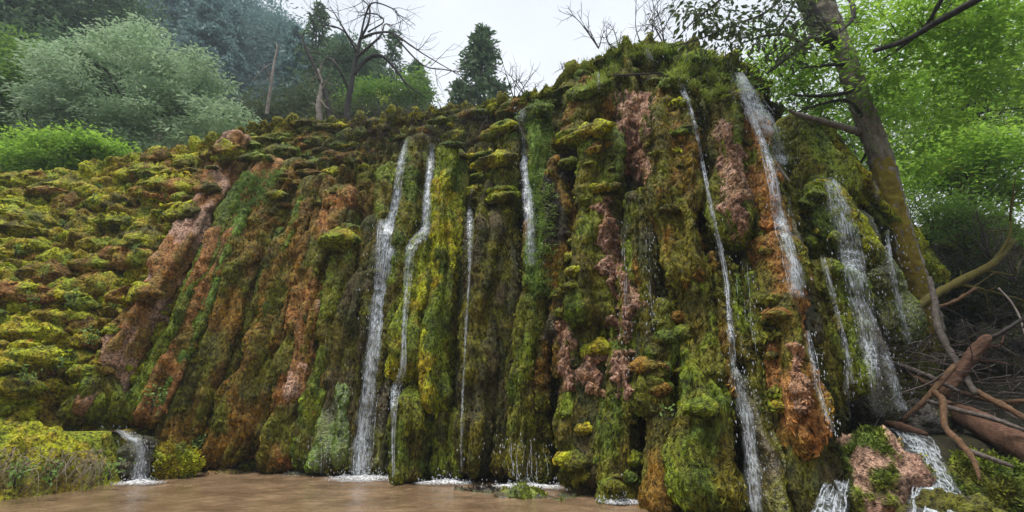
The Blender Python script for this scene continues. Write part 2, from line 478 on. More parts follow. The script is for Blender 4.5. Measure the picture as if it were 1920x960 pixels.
# --------------------------------------------------------------- moss frond tufts, instanced on the moss pieces
def make_tuft(k):
    r = np.random.default_rng(100 + k); n = 10
    a = r.uniform(0, 2 * np.pi, n); sp = r.uniform(.25, 1.0, n)
    D = np.stack([np.cos(a) * sp, np.sin(a) * sp, r.uniform(.5, 1.1, n)], 1)
    C = np.stack([np.cos(a), np.sin(a), np.zeros(n)], 1) * r.uniform(0, .35, n)[:, None]
    N = r.normal(size=(n, 3))
    V, F = leaf_quads(C, D, N, r.uniform(.55, 1.05, n), r.uniform(.3, .5, n))
    me = mesh_np('moss_frond_tuft', V, F, smooth=False); me.materials.append(M['frond'])
    return bpy.data.objects.new('moss_frond_tuft', me)
TUFTS = [make_tuft(k) for k in range(3)]
def frond_tree():
    g = bpy.data.node_groups.new('moss_fronds', 'GeometryNodeTree')
    g.interface.new_socket('Geometry', in_out='INPUT', socket_type='NodeSocketGeometry')
    for nm, v in (('Density', 300.0), ('Size', .05), ('Droop', .4)):
        s = g.interface.new_socket(nm, in_out='INPUT', socket_type='NodeSocketFloat'); s.default_value = v
    s = g.interface.new_socket('Seed', in_out='INPUT', socket_type='NodeSocketInt')
    g.interface.new_socket('Geometry', in_out='OUTPUT', socket_type='NodeSocketGeometry')
    n, l = g.nodes, g.links
    gi = n.new('NodeGroupInput'); go = n.new('NodeGroupOutput')
    ds = n.new('GeometryNodeDistributePointsOnFaces')
    fa = n.new('GeometryNodeInputNamedAttribute'); fa.data_type = 'FLOAT'; fa.inputs['Name'].default_value = 'fuzz'
    mu = n.new('ShaderNodeMath'); mu.operation = 'MULTIPLY'
    l.new(gi.outputs['Density'], mu.inputs[0]); l.new(fa.outputs['Attribute'], mu.inputs[1])
    l.new(gi.outputs['Geometry'], ds.inputs['Mesh']); l.new(mu.outputs[0], ds.inputs['Density']); l.new(gi.outputs['Seed'], ds.inputs['Seed'])
    cx = n.new('ShaderNodeCombineXYZ'); ng = n.new('ShaderNodeMath'); ng.operation = 'MULTIPLY'; ng.inputs[1].default_value = -1
    l.new(gi.outputs['Droop'], ng.inputs[0]); l.new(ng.outputs[0], cx.inputs[2])
    va = n.new('ShaderNodeVectorMath'); va.operation = 'ADD'; l.new(ds.outputs['Normal'], va.inputs[0]); l.new(cx.outputs[0], va.inputs[1])
    al = n.new('FunctionNodeAlignRotationToVector'); al.axis = 'Z'; l.new(va.outputs[0], al.inputs['Vector'])
    rv = n.new('FunctionNodeRandomValue'); rv.data_type = 'FLOAT'; rv.inputs[2].default_value = 0; rv.inputs[3].default_value = 6.283
    ce = n.new('ShaderNodeCombineXYZ'); l.new(rv.outputs[1], ce.inputs[2])
    er = n.new('FunctionNodeEulerToRotation'); l.new(ce.outputs[0], er.inputs[0])
    ro = n.new('FunctionNodeRotateRotation'); ro.rotation_space = 'LOCAL'
    l.new(al.outputs[0], ro.inputs[0]); l.new(er.outputs[0], ro.inputs[1])
    rs = n.new('FunctionNodeRandomValue'); rs.data_type = 'FLOAT'; rs.inputs[2].default_value = .6; rs.inputs[3].default_value = 1.35
    rs.inputs['Seed'].default_value = 7
    ms = n.new('ShaderNodeMath'); ms.operation = 'MULTIPLY'; l.new(rs.outputs[1], ms.inputs[0]); l.new(gi.outputs['Size'], ms.inputs[1])
    jn = n.new('GeometryNodeJoinGeometry')
    for o in TUFTS:
        oi = n.new('GeometryNodeObjectInfo'); oi.inputs['Object'].default_value = o; oi.transform_space = 'ORIGINAL'
        gi2 = n.new('GeometryNodeGeometryToInstance'); l.new(oi.outputs['Geometry'], gi2.inputs[0]); l.new(gi2.outputs[0], jn.inputs[0])
    ip = n.new('GeometryNodeInstanceOnPoints'); ip.inputs['Pick Instance'].default_value = True
    l.new(ds.outputs['Points'], ip.inputs['Points']); l.new(jn.outputs[0], ip.inputs['Instance'])
    l.new(ro.outputs[0], ip.inputs['Rotation']); l.new(ms.outputs[0], ip.inputs['Scale'])
    j2 = n.new('GeometryNodeJoinGeometry'); l.new(gi.outputs['Geometry'], j2.inputs[0]); l.new(ip.outputs[0], j2.inputs[0])
    l.new(j2.outputs[0], go.inputs[0])
    return g
FT = frond_tree()
FID = {s.name: s.identifier for s in FT.interface.items_tree if s.in_out == 'INPUT'}
_fs = [0]
def fronds(o, density=420.0, size=.05, droop=.45):
    m = o.modifiers.new('fronds', 'NODES'); m.node_group = FT
    _fs[0] += 1
    m[FID['Density']] = float(density); m[FID['Size']] = float(size); m[FID['Droop']] = float(droop); m[FID['Seed']] = _fs[0]

ALLV, ALLF, _alln = [], [], [0]
def remember(V, F):
    ALLV.append(V); ALLF.append(np.asarray(F) + _alln[0]); _alln[0] += len(V)

# --------------------------------------------------------------- cliff sheet
NU, NV = 560, 400
S = eval_grid(NU, NV); Nn = grid_normals(S)
if Nn[NU // 2, 120, 1] > 0: Nn = -Nn
Vb = S.reshape(-1, 3); Nb = Nn.reshape(-1, 3)
upness = np.clip(Nb[:, 2], 0, 1)
flow = (Vb + np.array([.42, 0, 0]) * Vb[:, 2:] * sstep(-2, -7, Vb[:, 0])[:, None] * -1) * np.array([1.7, .8, .12]); lump = Vb * np.array([1.6, 1.6, 2.6])
leftness = sstep(-6.0, -10.5, Vb[:, 0] + .42 * (Vb[:, 2] - 4))
lump = Vb * np.array([1.7, 1.7, 1.5]) * (1 - leftness)[:, None] + Vb * np.array([1.5, 1.5, 1.8]) * leftness[:, None]
disp = (.40 * billow(flow, 2)) * (1 - .65 * leftness) + (.13 + .13 * leftness + .08 * upness) * billow(lump, 2) + .045 * billow(Vb * np.array([6, 6, 4.5]), 2)
Vb2 = Vb + Nb * (disp - .85 * (1 - upness) * (1 - leftness) - .02)[:, None] - np.array([0, 0, 1]) * (np.clip(disp, 0, 1) * (.3 - .18 * leftness))[:, None]
tb = tint_of(Vb, 'olive', 1)
lf = sstep(-.5, .6, leftness * 2 - .6 + .6 * fbm(Vb * .6 + 9, 2))[:, None]
tb = tb * (1 - lf) + tint_of(Vb, 'lime', 2) * lf
rsy = sstep(-.02, .28, fbm(Vb * np.array([.9, .9, .35]) + 70, 3)) * sstep(-1.5, -3.5, Vb[:, 0])
tb = tb * (1 - .75 * rsy[:, None]) + tint_of(Vb, 'brown', 3) * .75 * rsy[:, None]
dk = sstep(1.0, .0, leftness * 3) * sstep(-.25, .15, fbm(Vb * np.array([1.4, 1.4, .3]) + 20, 2)) * sstep(9.0, 6.0, Vb[:, 2]) * sstep(-7, -3, Vb[:, 0])
tb = tb * (1 - .8 * dk[:, None]) + tint_of(Vb, 'dark', 4) * .8 * dk[:, None]
upm = (.65 * sstep(.35, .7, upness) * (1 - leftness))[:, None]
tb = tb * (1 - upm) + (.5 * tint_of(Vb, 'green', 12) + .5 * tint_of(Vb, 'lime', 14)) * upm
fz = np.clip(1.0 - .4 * dk, .1, 1)
gf = grid_faces(NU, NV)
# row index beyond the brow
vrow = np.tile(np.arange(NV), NU) / (NV - 1)
fz = np.where(vrow > .80, .15, fz)
cliff = obj('cliff', mesh_np('cliff', Vb2, gf, tint=tb, fuzz=fz), M['moss'])
tag(cliff, 'tall dripping cliff hung with moss curtains above the brown pool', 'cliff', kind='structure')
fronds(cliff, 85, .115, .45)
remember(Vb2, gf)

# --------------------------------------------------------------- moss columns (parts of the cliff)
_ci = [0]
def column(path, wpx, d0=.6, pal='olive', label=None, pal2=None, name='moss_column', mat='curtain', terr=.0, dens=420, size=.095, amp=1.0, round_top=.35, off=0.0, fuzz=1.0, round_bot=.25):
    if pal == 'rock':
        STRIPS.append((path, wpx, label, pal2)); return
    _ci[0] += 1; sd = _ci[0] * 7.13
    d = d0 * 1.5
    pts, nrm, wd = [], [], []
    wl = np.interp(np.linspace(0, 1, len(path)), np.linspace(0, 1, len(np.atleast_1d(wpx))), np.atleast_1d(wpx))
    for (x, y), ww in zip(path, wl):
        p, nn = hit(x, y)
        if p is None: continue
        pts.append(p); nrm.append(nn); wd.append(pxm(p, ww * .92))
    c, s, L, nn, ww = resample(pts, .036, nrm, np.array(wd)[:, None])
    ww = ww[:, 0]
    kern = np.ones(25) / 25
    if len(c) > 60:
        nn = np.stack([np.convolve(np.pad(nn[:, k], 12, 'edge'), kern, 'valid') for k in range(3)], 1)
    nn[:, 2] *= .5; nn /= np.linalg.norm(nn, axis=1)[:, None]
    T = np.gradient(c, axis=0); T /= np.linalg.norm(T, axis=1)[:, None]
    B = np.cross(T, nn); B /= np.linalg.norm(B, axis=1)[:, None]
    c = c + nn * off
    wav = fbm(np.stack([s * L * .8, np.full_like(s, sd), np.zeros_like(s)], 1), 2)
    c = c + B * (wav * .18 * ww)[:, None]
    dcap = np.minimum(d, .5 / ww)
    ww = ww * (1 + .22 * fbm(np.stack([s * L * .7, np.full_like(s, sd + 9), np.zeros_like(s)], 1), 3))
    # end rounding
    la = np.clip(s * L / np.maximum(round_top * ww.mean() * 2, .05), 0, 1); lb = np.clip((1 - s) * L / np.maximum(round_bot * ww.mean() * 2, .05), 0, 1)
    prof = np.sqrt(np.clip(1 - (1 - la) ** 2, 0.0, 1)) * np.sqrt(np.clip(1 - (1 - lb) ** 2, 0.0, 1))
    prof = np.maximum(prof, .02)
    K = 40 if ww.mean() > .42 else 22
    th = np.linspace(0, 2 * np.pi, K, endpoint=False)
    ct, st = np.cos(th), np.sin(th)
    ex = .8
    ct2 = np.sign(ct) * np.abs(ct) ** ex; st2 = np.sign(st) * np.abs(st) ** ex
    V = c[:, None] + (ww * prof * .5)[:, None, None] * ct2[None, :, None] * B[:, None] + (ww * prof * dcap)[:, None, None] * st2[None, :, None] * nn[:, None]
    dirv = (ct[None, :, None] * B[:, None] + st[None, :, None] * nn[:, None])
    V = V.reshape(-1, 3); D = dirv.reshape(-1, 3)
    D /= np.linalg.norm(D, axis=1)[:, None]
    pr = np.repeat(np.minimum(prof + .2, 1), K); wr = np.repeat(ww, K)
    off3 = np.array([sd, sd * .7, 0])
    Q = np.stack([np.outer(ww * .5, ct2), np.outer(ww * .6, st2), np.repeat((s * L)[:, None], K, 1)], -1).reshape(-1, 3) + off3
    a = np.clip(wr, .3, .7) * amp
    dd = a * (.30 * billow(Q * np.array([3.0, 3.0, .22]), 2) + (.015 + .05 * terr) * billow(Q * np.array([2.6, 2.6, 1.2]), 2)) + .030 * billow(Q * np.array([8, 8, 3.2]), 2)
    if terr:
        q = np.repeat(s * L, K) * 1.7 + 2.6 * fbm(V * 1.2 + off3, 2)
        dd += terr * a * (1 - (q - np.floor(q))) ** .6 * .17 * sstep(-.1, .3, fbm(V * 1.1 + off3 + 33, 2))
    V = V + D * (dd * pr)[:, None]
    V[:, 2] -= np.clip(dd, 0, 1) * .35 * pr
    F = grid_faces(len(c), K, True)
    tc = tint_of(V, pal, _ci[0])
    if pal2:
        k2 = sstep(-.1, .2, fbm(V * np.array([1.3, 1.3, .8]) + off3 + 5, 3))[:, None]
        tc = tc * (1 - k2) + tint_of(V, pal2, _ci[0] + 40) * k2
    fzz = np.where(D @ np.array([0, -1.0, .2]) > -.35, 1.0, 0.0) * fuzz
    o = obj(name, mesh_np(name, V, F, tint=tc, fuzz=fzz), M[mat], cliff)
    if label: o['label'] = label
    if fuzz > 0: fronds(o, dens * .24, size * 1.25, .8)
    remember(V, F)
    return o

STRIPS = []
C = column
C([(455,255),(400,370),(335,490),(245,640),(172,785)], [45,60,70], .55, 'rust', 'rust-brown bare ridge at the edge of the mossy slope', 'rock', terr=.2, dens=160, mat='crust')
C([(205,690),(190,735),(175,790)], [60,90,110], .4, 'olive', pal2='green', off=.1)
C([(480,330),(405,480),(325,640),(240,790)], [32,36,40], .6, 'green', 'narrow green ridge between two rusty ribs', off=.05)
C([(520,300),(440,430),(385,550),(320,690),(270,800)], [45,50,60], .5, 'rust', None, 'brown', terr=.25, mat='crust', dens=220)
C([(470,400),(410,530),(350,660),(290,790)], [26,30,30], .6, 'fern', 'thin bright fresh-green rib', off=.16)
C([(565,300),(500,430),(440,570),(395,700),(345,800),(330,890)], [80,95,110], .5, 'olive', 'broad olive and brown moss curtain at the pool end', 'brown', terr=.3)
C([(470,690),(440,790),(425,880)], [90,110,100], .45, 'brown', pal2='olive')
C([(610,330),(565,460),(520,610),(480,740),(450,850)], [60,80,80], .55, 'brown', 'brown moss curtain with olive flecks', 'olive', terr=.3)
C([(650,350),(605,500),(575,640),(545,780),(520,885)], [55,70,95], .55, 'rust', 'orange-brown moss column widening to a rounded foot', 'olive', terr=.3)
C([(600,560),(585,660),(570,760)], [36,46,40], .5, 'rust', pal2='rock', off=.14, dens=160, mat='crust')
C([(660,420),(650,500),(635,620),(612,740),(590,885)], [60,70,70], .55, 'green', 'dark green column beneath a bright moss cushion', 'olive')
C([(718,405),(692,520),(668,640),(648,760),(636,890)], [40,50,60], .5, 'dark', None, 'olive', dens=320)
C([(655,700),(648,790),(645,880)], [40,60,70], .5, 'fern', 'wet green algae patch beside the main fall', 'dark', mat='wet', dens=120, off=.12)
C([(725,600),(712,760),(705,890)], [30,46,60], .45, 'dark', None, 'olive', mat='wet', dens=260)
C([(745,310),(728,400),(712,460)], [40,30,30], .5, 'olive', pal2='green', terr=.3)
C([(790,258),(778,350),(762,450),(748,560),(738,700)], [50,44,36,30], .6, 'olive', 'olive rib between the two upper falls', 'green', terr=.2)
C([(742,760),(728,830),(720,890)], [30,40,40], .5, 'green', pal2='dark', dens=200)
C([(812,448),(796,540),(786,640),(780,720)], [48,62,66], .7, 'green', 'plump yellow-green moss pillar above the short stump', 'lime', off=.42, round_top=.6)
C([(800,722),(797,800),(793,900)], [38,54,56], .75, 'green', 'short rounded moss pillar standing in the pool', 'olive', off=.6, round_top=.9, round_bot=.1)
C([(858,285),(845,390),(848,480),(838,610),(832,740),(838,775)], [44,52,60,66], .7, 'lime', 'tall bright yellow-green moss pillar', 'green', off=.3)
C([(842,760),(845,830),(845,895)], [50,60,70], .5, 'dark', pal2='green', dens=260)
C([(930,350),(922,480),(915,620),(905,770),(898,890)], [60,78,80], .6, 'olive', 'dark olive pillar under a tent-shaped moss roof', 'dark', off=.12)
C([(882,400),(879,560),(874,720),(868,890)], [28,32,36], .5, 'dark', pal2='olive', dens=260)
C([(958,240),(952,330),(960,400)], [50,46,40], .6, 'olive', pal2='green', terr=.6)
C([(955,420),(962,560),(960,720),(955,890)], [40,44,50], .5, 'dark', None, 'olive', dens=320)
C([(1012,210),(1020,330),(1022,450),(1020,560)], [44,40,34], .55, 'fern', 'pale fresh-green hanging strip beside the sprinkling fall', None, off=.1)
C([(1002,540),(1000,680),(995,790),(988,900)], [34,56,70], .6, 'olive', 'dark olive cone of moss spreading downward', 'green', off=.1)
C([(1058,300),(1055,430),(1058,560),(1062,640)], [50,44,46], .6, 'brown', None, 'grey', terr=.7)
C([(1058,600),(1062,670),(1064,735)], [28,32,26], .7, 'rock', 'pink crust tongue hanging below brown moss', 'rust', mat='crust', dens=70, off=.22)
C([(1074,600),(1080,720),(1084,800),(1082,910)], [28,40,50,60], .55, 'olive', pal2='green', terr=.5)
C([(1118,150),(1100,230),(1080,290)], [60,60,50], .5, 'brown', pal2='olive', terr=.6)
C([(1140,240),(1126,360),(1118,480),(1116,620)], [72,76,66], .6, 'olive', 'big olive pillar with stepped moss shelves', 'green', terr=.7, off=.1)
C([(1136,370),(1146,460),(1166,550),(1166,645)], [26,40,52,44], .6, 'rock', 'long pink crust streak down the stepped pillar', None, mat='crust', dens=60, off=.3)
C([(1112,655),(1114,690),(1110,745)], [50,48,34], .6, 'rock', 'pink crust lump under a round green cap', 'rust', mat='crust', dens=80, off=.3)
C([(1168,655),(1166,700),(1164,750)], [36,34,26], .6, 'rock', None, None, mat='crust', dens=60, off=.3)
C([(1186,170),(1184,240),(1196,300),(1204,345)], [64,50,48,36], .5, 'rock', 'pink crust streak high on the cliff between two pillars', 'rust', mat='crust', dens=70, terr=.6, off=.05)
C([(1216,400),(1214,560),(1210,700)], [36,40,50], .4, 'dark', pal2='green', dens=200)
C([(1268,165),(1256,270),(1262,370),(1282,470),(1296,560)], [80,100,98,80,50], .6, 'olive', 'widest olive-brown pillar below the crest', 'brown', off=.18, terr=.25)
C([(1298,470),(1312,570),(1326,670),(1335,730)], [40,50,60], .6, 'olive', pal2='green', off=.1, terr=.3)
C([(1345,185),(1352,290),(1362,400),(1376,470)], [60,70,64], .55, 'olive', None, 'green', terr=.5)
C([(1356,225),(1366,310),(1378,390),(1388,455)], [28,44,48,34], .7, 'rock', 'salmon crust streak beside the thin zigzag stream', None, mat='crust', dens=50, off=.22)
C([(1385,190),(1402,290),(1418,390),(1428,460)], [40,50,50], .6, 'green', pal2='rust', terr=.5, off=.05)
C([(1424,450),(1436,560),(1456,680),(1476,800),(1480,860)], [58,66,76,64], .7, 'rust', 'rusty stepped pillar with green moss caps', 'olive', off=.25, terr=.6)
C([(1486,640),(1494,720),(1502,780)], [26,30,26], .6, 'rock', None, 'rust', mat='crust', dens=60, off=.35)
C([(1238,560),(1240,680),(1238,780)], [50,60,64], .5, 'olive', 'dark olive pillar studded with small moss lumps', 'green', terr=.6, off=.05)
C([(1300,640),(1318,740),(1334,840),(1336,970)], [50,104,132,136], .6, 'green', 'broad bulging green moss column at the cliff foot', 'olive', off=.1, terr=.4, round_top=1.2)
C([(1172,620),(1168,760),(1166,850),(1162,955)], [30,46,54,60], .55, 'olive', pal2='green', terr=.5, round_top=1.5)
C([(1236,640),(1240,760),(1242,870),(1238,965)], [34,46,54,60], .5, 'olive', pal2='brown', terr=.7)
C([(1392,700),(1412,800),(1436,900),(1446,1005)], [34,50,66,76], .45, 'dark', None, 'olive', mat='wet', dens=200)
C([(1496,760),(1510,860),(1530,1000)], [50,80,96], .5, 'dark', pal2='olive', dens=260)
C([(1432,130),(1476,220),(1522,320),(1548,385)], [46,48,46], .6, 'green', 'green moss ridge flanking the broad upper cascade', 'olive', terr=.3)
C([(1500,350),(1530,420),(1568,520)], [60,84,70], .6, 'green', 'bright mossy bulge jutting between two falls', 'lime', off=.3, round_top=.6)
C([(1520,490),(1546,580),(1566,680),(1572,750)], [60,80,84,60], .55, 'green', None, 'olive', off=.15)
C([(1508,232),(1562,340),(1616,410),(1660,470)], [44,50,46], .6, 'green', None, 'lime', off=.1)
C([(1590,325),(1655,430),(1702,530)], [40,50,50], .6, 'green', 'green moss rib at the foot of the leaning tree', 'lime', off=.2)
C([(1560,390),(1600,470),(1640,560),(1660,640)], [70,90,80], .4, 'dark', None, 'green', mat='wet', dens=140)
C([(1600,580),(1622,680),(1640,790)], [46,60,60], .45, 'dark', None, 'grey', mat='wet', dens=60)
C([(1108,590),(1114,700),(1110,800),(1105,915)], [60,54,56,66], .5, 'olive', None, 'dark')
C([(1280,480),(1294,580),(1304,680),(1312,770)], [46,50,50,54], .5, 'olive', None, 'green')
C([(1226,330),(1224,450),(1228,560),(1234,650)], [34,32,34,36], .5, 'dark', None, 'olive')
C([(1192,360),(1190,480),(1190,600),(1192,700)], [30,28,30,34], .5, 'dark', None, 'green')
C([(1346,470),(1353,560),(1360,660),(1378,800)], [30,32,34,36], .5, 'olive', None, 'dark')
C([(1398,470),(1407,580),(1416,700),(1428,820)], [28,32,32,36], .5, 'olive', None, 'dark')
_rr = random.Random(8)
for _k in range(46):
    _x0 = 400 + (1545 - 400) * (_k + _rr.random()) / 46
    _ln = float(np.interp(_x0, [200,430,560,700,800,960,1100,1300,1450,1560], [-.62,-.42,-.28,-.14,-.08,-.02,.0,.14,.18,.25]))
    _y1 = _rr.uniform(330, 520); _y2 = min(_rr.uniform(640, 930), 885 + max(0, _x0 - 950) * .12)
    _w = _rr.uniform(11, 21)
    _pl = _rr.choice([('olive','green'),('olive','dark'),('green','olive'),('dark','olive'),('olive','brown')] if _x0 > 640 else [('olive','brown'),('brown','olive'),('green','olive')])
    C([(_x0 + _ln * (_y - 560), _y) for _y in np.linspace(_y1, _y2, 4)], [_w * .7, _w, _w * 1.15], .8, _pl[0], None, _pl[1], off=_rr.uniform(.0, .25))
C([(1440,360),(1470,450),(1500,560),(1520,650)], [50,56,60], .4, 'dark', pal2='olive', mat='wet', dens=200)

# --------------------------------------------------------------- bare travertine crust lying on the columns (parts of the cliff)
FULL1 = BVHTree.FromPolygons(np.concatenate(ALLV).tolist(), np.concatenate(ALLF).tolist())
def blur2(A, k):
    for ax in (0, 1):
        P_ = np.pad(A, [(k, k) if i == ax else (0, 0) for i in (0, 1)], 'edge')
        A = sum(np.take(P_, range(i, i + A.shape[ax]), ax) for i in range(2 * k + 1)) / (2 * k + 1)
    return A
def strip(path, wpx, label, pal2, idx):
    q = catmull(np.asarray(path, float), 60)
    Lpx = np.sum(np.linalg.norm(np.diff(q, axis=0), axis=1))
    m, nv = max(16, int(Lpx / 2.2)), 25
    q = catmull(np.asarray(path, float), m)
    W_ = np.interp(np.linspace(0, 1, m), np.linspace(0, 1, len(wpx)), wpx) * 1.25
    W_ = W_ * (1 + .55 * fbm(np.stack([np.arange(m) * .09, np.full(m, idx * 5.1), np.zeros(m)], 1), 2))
    cx = q[:, 0] + W_ * .35 * fbm(np.stack([np.arange(m) * .07, np.full(m, idx * 2.3), np.ones(m)], 1), 2)
    u = np.linspace(-1, 1, nv)
    T_ = np.zeros((m, nv)); D_ = np.zeros((m, nv, 3))
    for i in range(m):
        for j in range(nv):
            dv = Vector(ray(cx[i] + u[j] * W_[i] * .5, q[i, 1])).normalized()
            h = FULL1.ray_cast(camv, dv); D_[i, j] = dv
            T_[i, j] = (h[0] - camv).length if h[0] is not None else np.nan
    T_ = np.where(np.isnan(T_), np.nanmedian(T_), T_)
    T_ = np.minimum(T_, blur2(T_, 3) + .05); T_ = blur2(T_, 1)
    V = np.array([0, 0, CAMZ]) + D_ * T_[..., None]
    e = np.clip(1.25 - np.abs(u)[None] ** 2 * 1.6, -.6, 1) * np.clip(np.minimum(np.arange(m), m - 1 - np.arange(m)) / (m * .08), 0, 1)[:, None]
    Vf = V.reshape(-1, 3)
    rg = .05 * billow(Vf * np.array([6, 6, 4]) + idx, 2) + .035 * billow(Vf * np.array([13, 13, 9]) + idx, 2)
    outd = (e.reshape(-1) * .15 - .04 + rg * 1.3 + .07 * fbm(Vf * 2.5 + idx * 3, 2))
    Vf = Vf + np.array([0, -1, .15]) * outd[:, None]
    t = tint_of(Vf, 'rock', 200 + idx, 2.0)
    k = sstep(-.05, .25, fbm(Vf * np.array([3, 3, 2]) + idx * 4, 3))[:, None]
    t = t * (1 - .45 * k) + tint_of(Vf, pal2 or 'brown', 230 + idx) * .45 * k
    o = obj('crust_streak', mesh_np('crust_streak', Vf, grid_faces(m, nv), tint=t, fuzz=np.where(outd > .0, 1.0, 0.0)), M['crust'], cliff)
    if label: o['label'] = label
    fronds(o, 130, .085, .5)
for k, st in enumerate(STRIPS): strip(*st, k)

# --------------------------------------------------------------- moss cushions (parts of the cliff)
_cu = [0]
def near_strip(px, py, m):
    for path, wv, lb, p2 in STRIPS:
        a = np.asarray(path, float)
        if a[0, 1] - 4 < py < a[-1, 1] + 4 and abs(np.interp(py, a[:, 1], a[:, 0]) - px) < np.mean(wv) * .5 + m: return True
    return False
def cushion(px, py, wpx, hpx, pal, pal2=None, out=.55, label=None, tree=None):
    p, _ = hit(px, py, FULL1); _, nn = hit(px, py)
    if p is None or nn is None: return
    if label is None and near_strip(px, py, wpx * .35): return
    _cu[0] += 1; sd = _cu[0] * 3.1
    a = pxm(p, wpx) * .5; h = pxm(p, hpx) * .5
    nu, nv = 18, 32
    ph = np.linspace(0, np.pi, nu)[:, None]; th = np.linspace(0, 2 * np.pi, nv, endpoint=False)[None, :]
    x = np.sin(ph) * np.cos(th); y = np.sin(ph) * np.sin(th); z = np.cos(ph) + 0 * th
    z = np.where(z < 0, z * .75, z)
    U = np.stack([x + 0 * z, y + 0 * z, z], -1).reshape(-1, 3)
    nh = nn.copy(); nh[2] *= .3; nh /= np.linalg.norm(nh)
    rt = np.cross(nh, [0, 0, 1]); rt /= np.linalg.norm(rt)
    W = p + U[:, :1] * rt * a + U[:, 1:2] * nh * (a * out + .05) + U[:, 2:] * np.array([0, 0, 1]) * h
    r = billow(W * np.array([2.6, 2.6, 3.0]) + sd, 2) * .15 * (a + h) + billow(W * 8 + sd, 2) * .03
    W = W + U * r[:, None]
    W[:, 2] -= np.clip(U[:, 1], 0, 1) * h * .3
    F = grid_faces(nu, nv, True)
    tc = tint_of(W, pal, _cu[0] % 17 + 60)
    if pal2:
        k2 = sstep(-.15, .2, fbm(W * 1.6 + sd, 2))[:, None]
        tc = tc * (1 - k2) + tint_of(W, pal2, _cu[0] % 13 + 90) * k2
    o = obj('moss_cushion', mesh_np('moss_cushion', W, F, tint=tc, fuzz=(U[:, 1] > -.3).astype(float)), M['moss'], cliff)
    fronds(o, 120, .105, .3)
    remember(W, F)
    if label: o['label'] = label
    return o

def inpoly(x, y, poly):
    c = False; j = len(poly) - 1
    for i in range(len(poly)):
        xi, yi = poly[i]; xj, yj = poly[j]
        if (yi > y) != (yj > y) and x < (xj - xi) * (y - yi) / (yj - yi) + xi: c = not c
        j = i
    return c
def cushions(poly, n, wr, hr, pals, out=.5, seed=1):
    r = random.Random(seed); got = []
    xs = [q[0] for q in poly]; ys = [q[1] for q in poly]
    for _ in range(n * 30):
        if len(got) >= n: break
        x, y = r.uniform(min(xs), max(xs)), r.uniform(min(ys), max(ys))
        if not inpoly(x, y, poly): continue
        if any(abs(x - a) < wr[0] * .42 and abs(y - b) < hr[0] * .42 for a, b in got): continue
        got.append((x, y))
        p1, p2 = r.choice(pals)
        kk = min(1.4, math.exp(r.gauss(-.1, .42)))
        cushion(x, y, r.uniform(*wr) * kk, r.uniform(*hr) * kk, p1, p2, out * r.uniform(.6, 1.2))
cushions([(-60,350),(180,315),(330,310),(330,430),(230,620),(130,760),(-60,740)], 84, (44,120), (24,50), [('lime','green'),('lime','brown'),('lime','rust'),('lime',None),('brown','lime'),('green','lime'),('olive','lime')], .36, 3)
cushions([(200,305),(430,270),(400,350),(330,430),(300,380)], 22, (36,66), (18,34), [('lime','brown'),('olive','lime'),('brown','olive')], .4, 4)
cushions([(430,245),(560,225),(760,230),(740,290),(640,330),(520,310),(440,300)], 40, (36,76), (16,28), [('olive','lime'),('green','brown'),('green','lime'),('green','olive'),('brown','olive')], .3, 5)
cushions([(760,225),(960,195),(960,240),(860,280),(780,250)], 18, (40,75), (16,28), [('green','lime'),('green','brown'),('olive','lime')], .3, 6)
cushions([(960,190),(1080,130),(1160,88),(1330,95),(1400,140),(1330,165),(1180,150),(1000,220)], 26, (45,85), (20,36), [('olive','green'),('green','fern'),('fern','green')], .35, 7)
cushions([(1040,230),(1170,225),(1170,290),(1050,280)], 9, (45,80), (18,28), [('olive','lime'),('olive','brown')], .35, 8)
cushions([(1200,570),(1290,600),(1300,740),(1200,740)], 14, (34,60), (20,32), [('olive','green'),('green','olive'),('olive','brown')], .35, 9)
cushions([(1412,440),(1440,450),(1500,780),(1460,790)], 15, (30,48), (16,26), [('green','lime'),('lime','olive'),('rust','olive')], .4, 10)
cushions([(1480,350),(1540,370),(1600,500),(1540,500)], 6, (40,70), (20,32), [('lime','green'),('green','lime')], .45, 11)
cushions([(1100,240),(1155,245),(1145,400),(1095,400)], 13, (30,52), (10,18), [('olive','lime'),('green','olive')], .28, 13)
cushions([(1220,190),(1295,190),(1310,330),(1230,330)], 8, (24,40), (9,15), [('olive','green'),('green','lime')], .4, 14)
cushions([(860,290),(955,300),(955,380),(880,340)], 9, (50,86), (14,22), [('olive','lime'),('green','lime')], .3, 15)
cushions([(1335,150),(1400,170),(1420,260),(1390,280)], 7, (34,56), (14,22), [('olive','lime'),('green','lime')], .5, 17)
cushions([(540,300),(640,330),(610,430),(500,420)], 10, (34,56), (12,20), [('olive','lime'),('brown','olive')], .35, 18)
cushions([(1060,760),(1200,780),(1180,930),(1060,900)], 8, (30,50), (18,30), [('olive','green'),('green','lime')], .5, 19)
cushions([(1050,440),(1075,440),(1075,600),(1045,600)], 7, (28,42), (14,22), [('green','olive'),('olive','lime')], .4, 12)
for q in [(640,455,80,44,'lime','green',.9,'bright yellow-green cushion topping a dark column'), (1118,655,66,34,'lime','green',.7,'round green cap over pink crust'),
          (1072,268,90,24,'olive','lime',.5,None), (1060,310,60,24,'olive','green',.5,None), (905,335,100,22,'olive','lime',.3,None), (935,372,70,20,'lime','olive',.35,None), (880,360,50,20,'green','lime',.35,None),
          (1470,760,70,44,'green','lime',.5,None), (1312,765,80,36,'green','lime',.4,None), (1255,395,40,20,'olive','lime',1.0,None)]:
    cushion(q[0], q[1], q[2], q[3], q[4], q[5], q[6], q[7])

FULL = BVHTree.FromPolygons(np.concatenate(ALLV).tolist(), np.concatenate(ALLF).tolist())

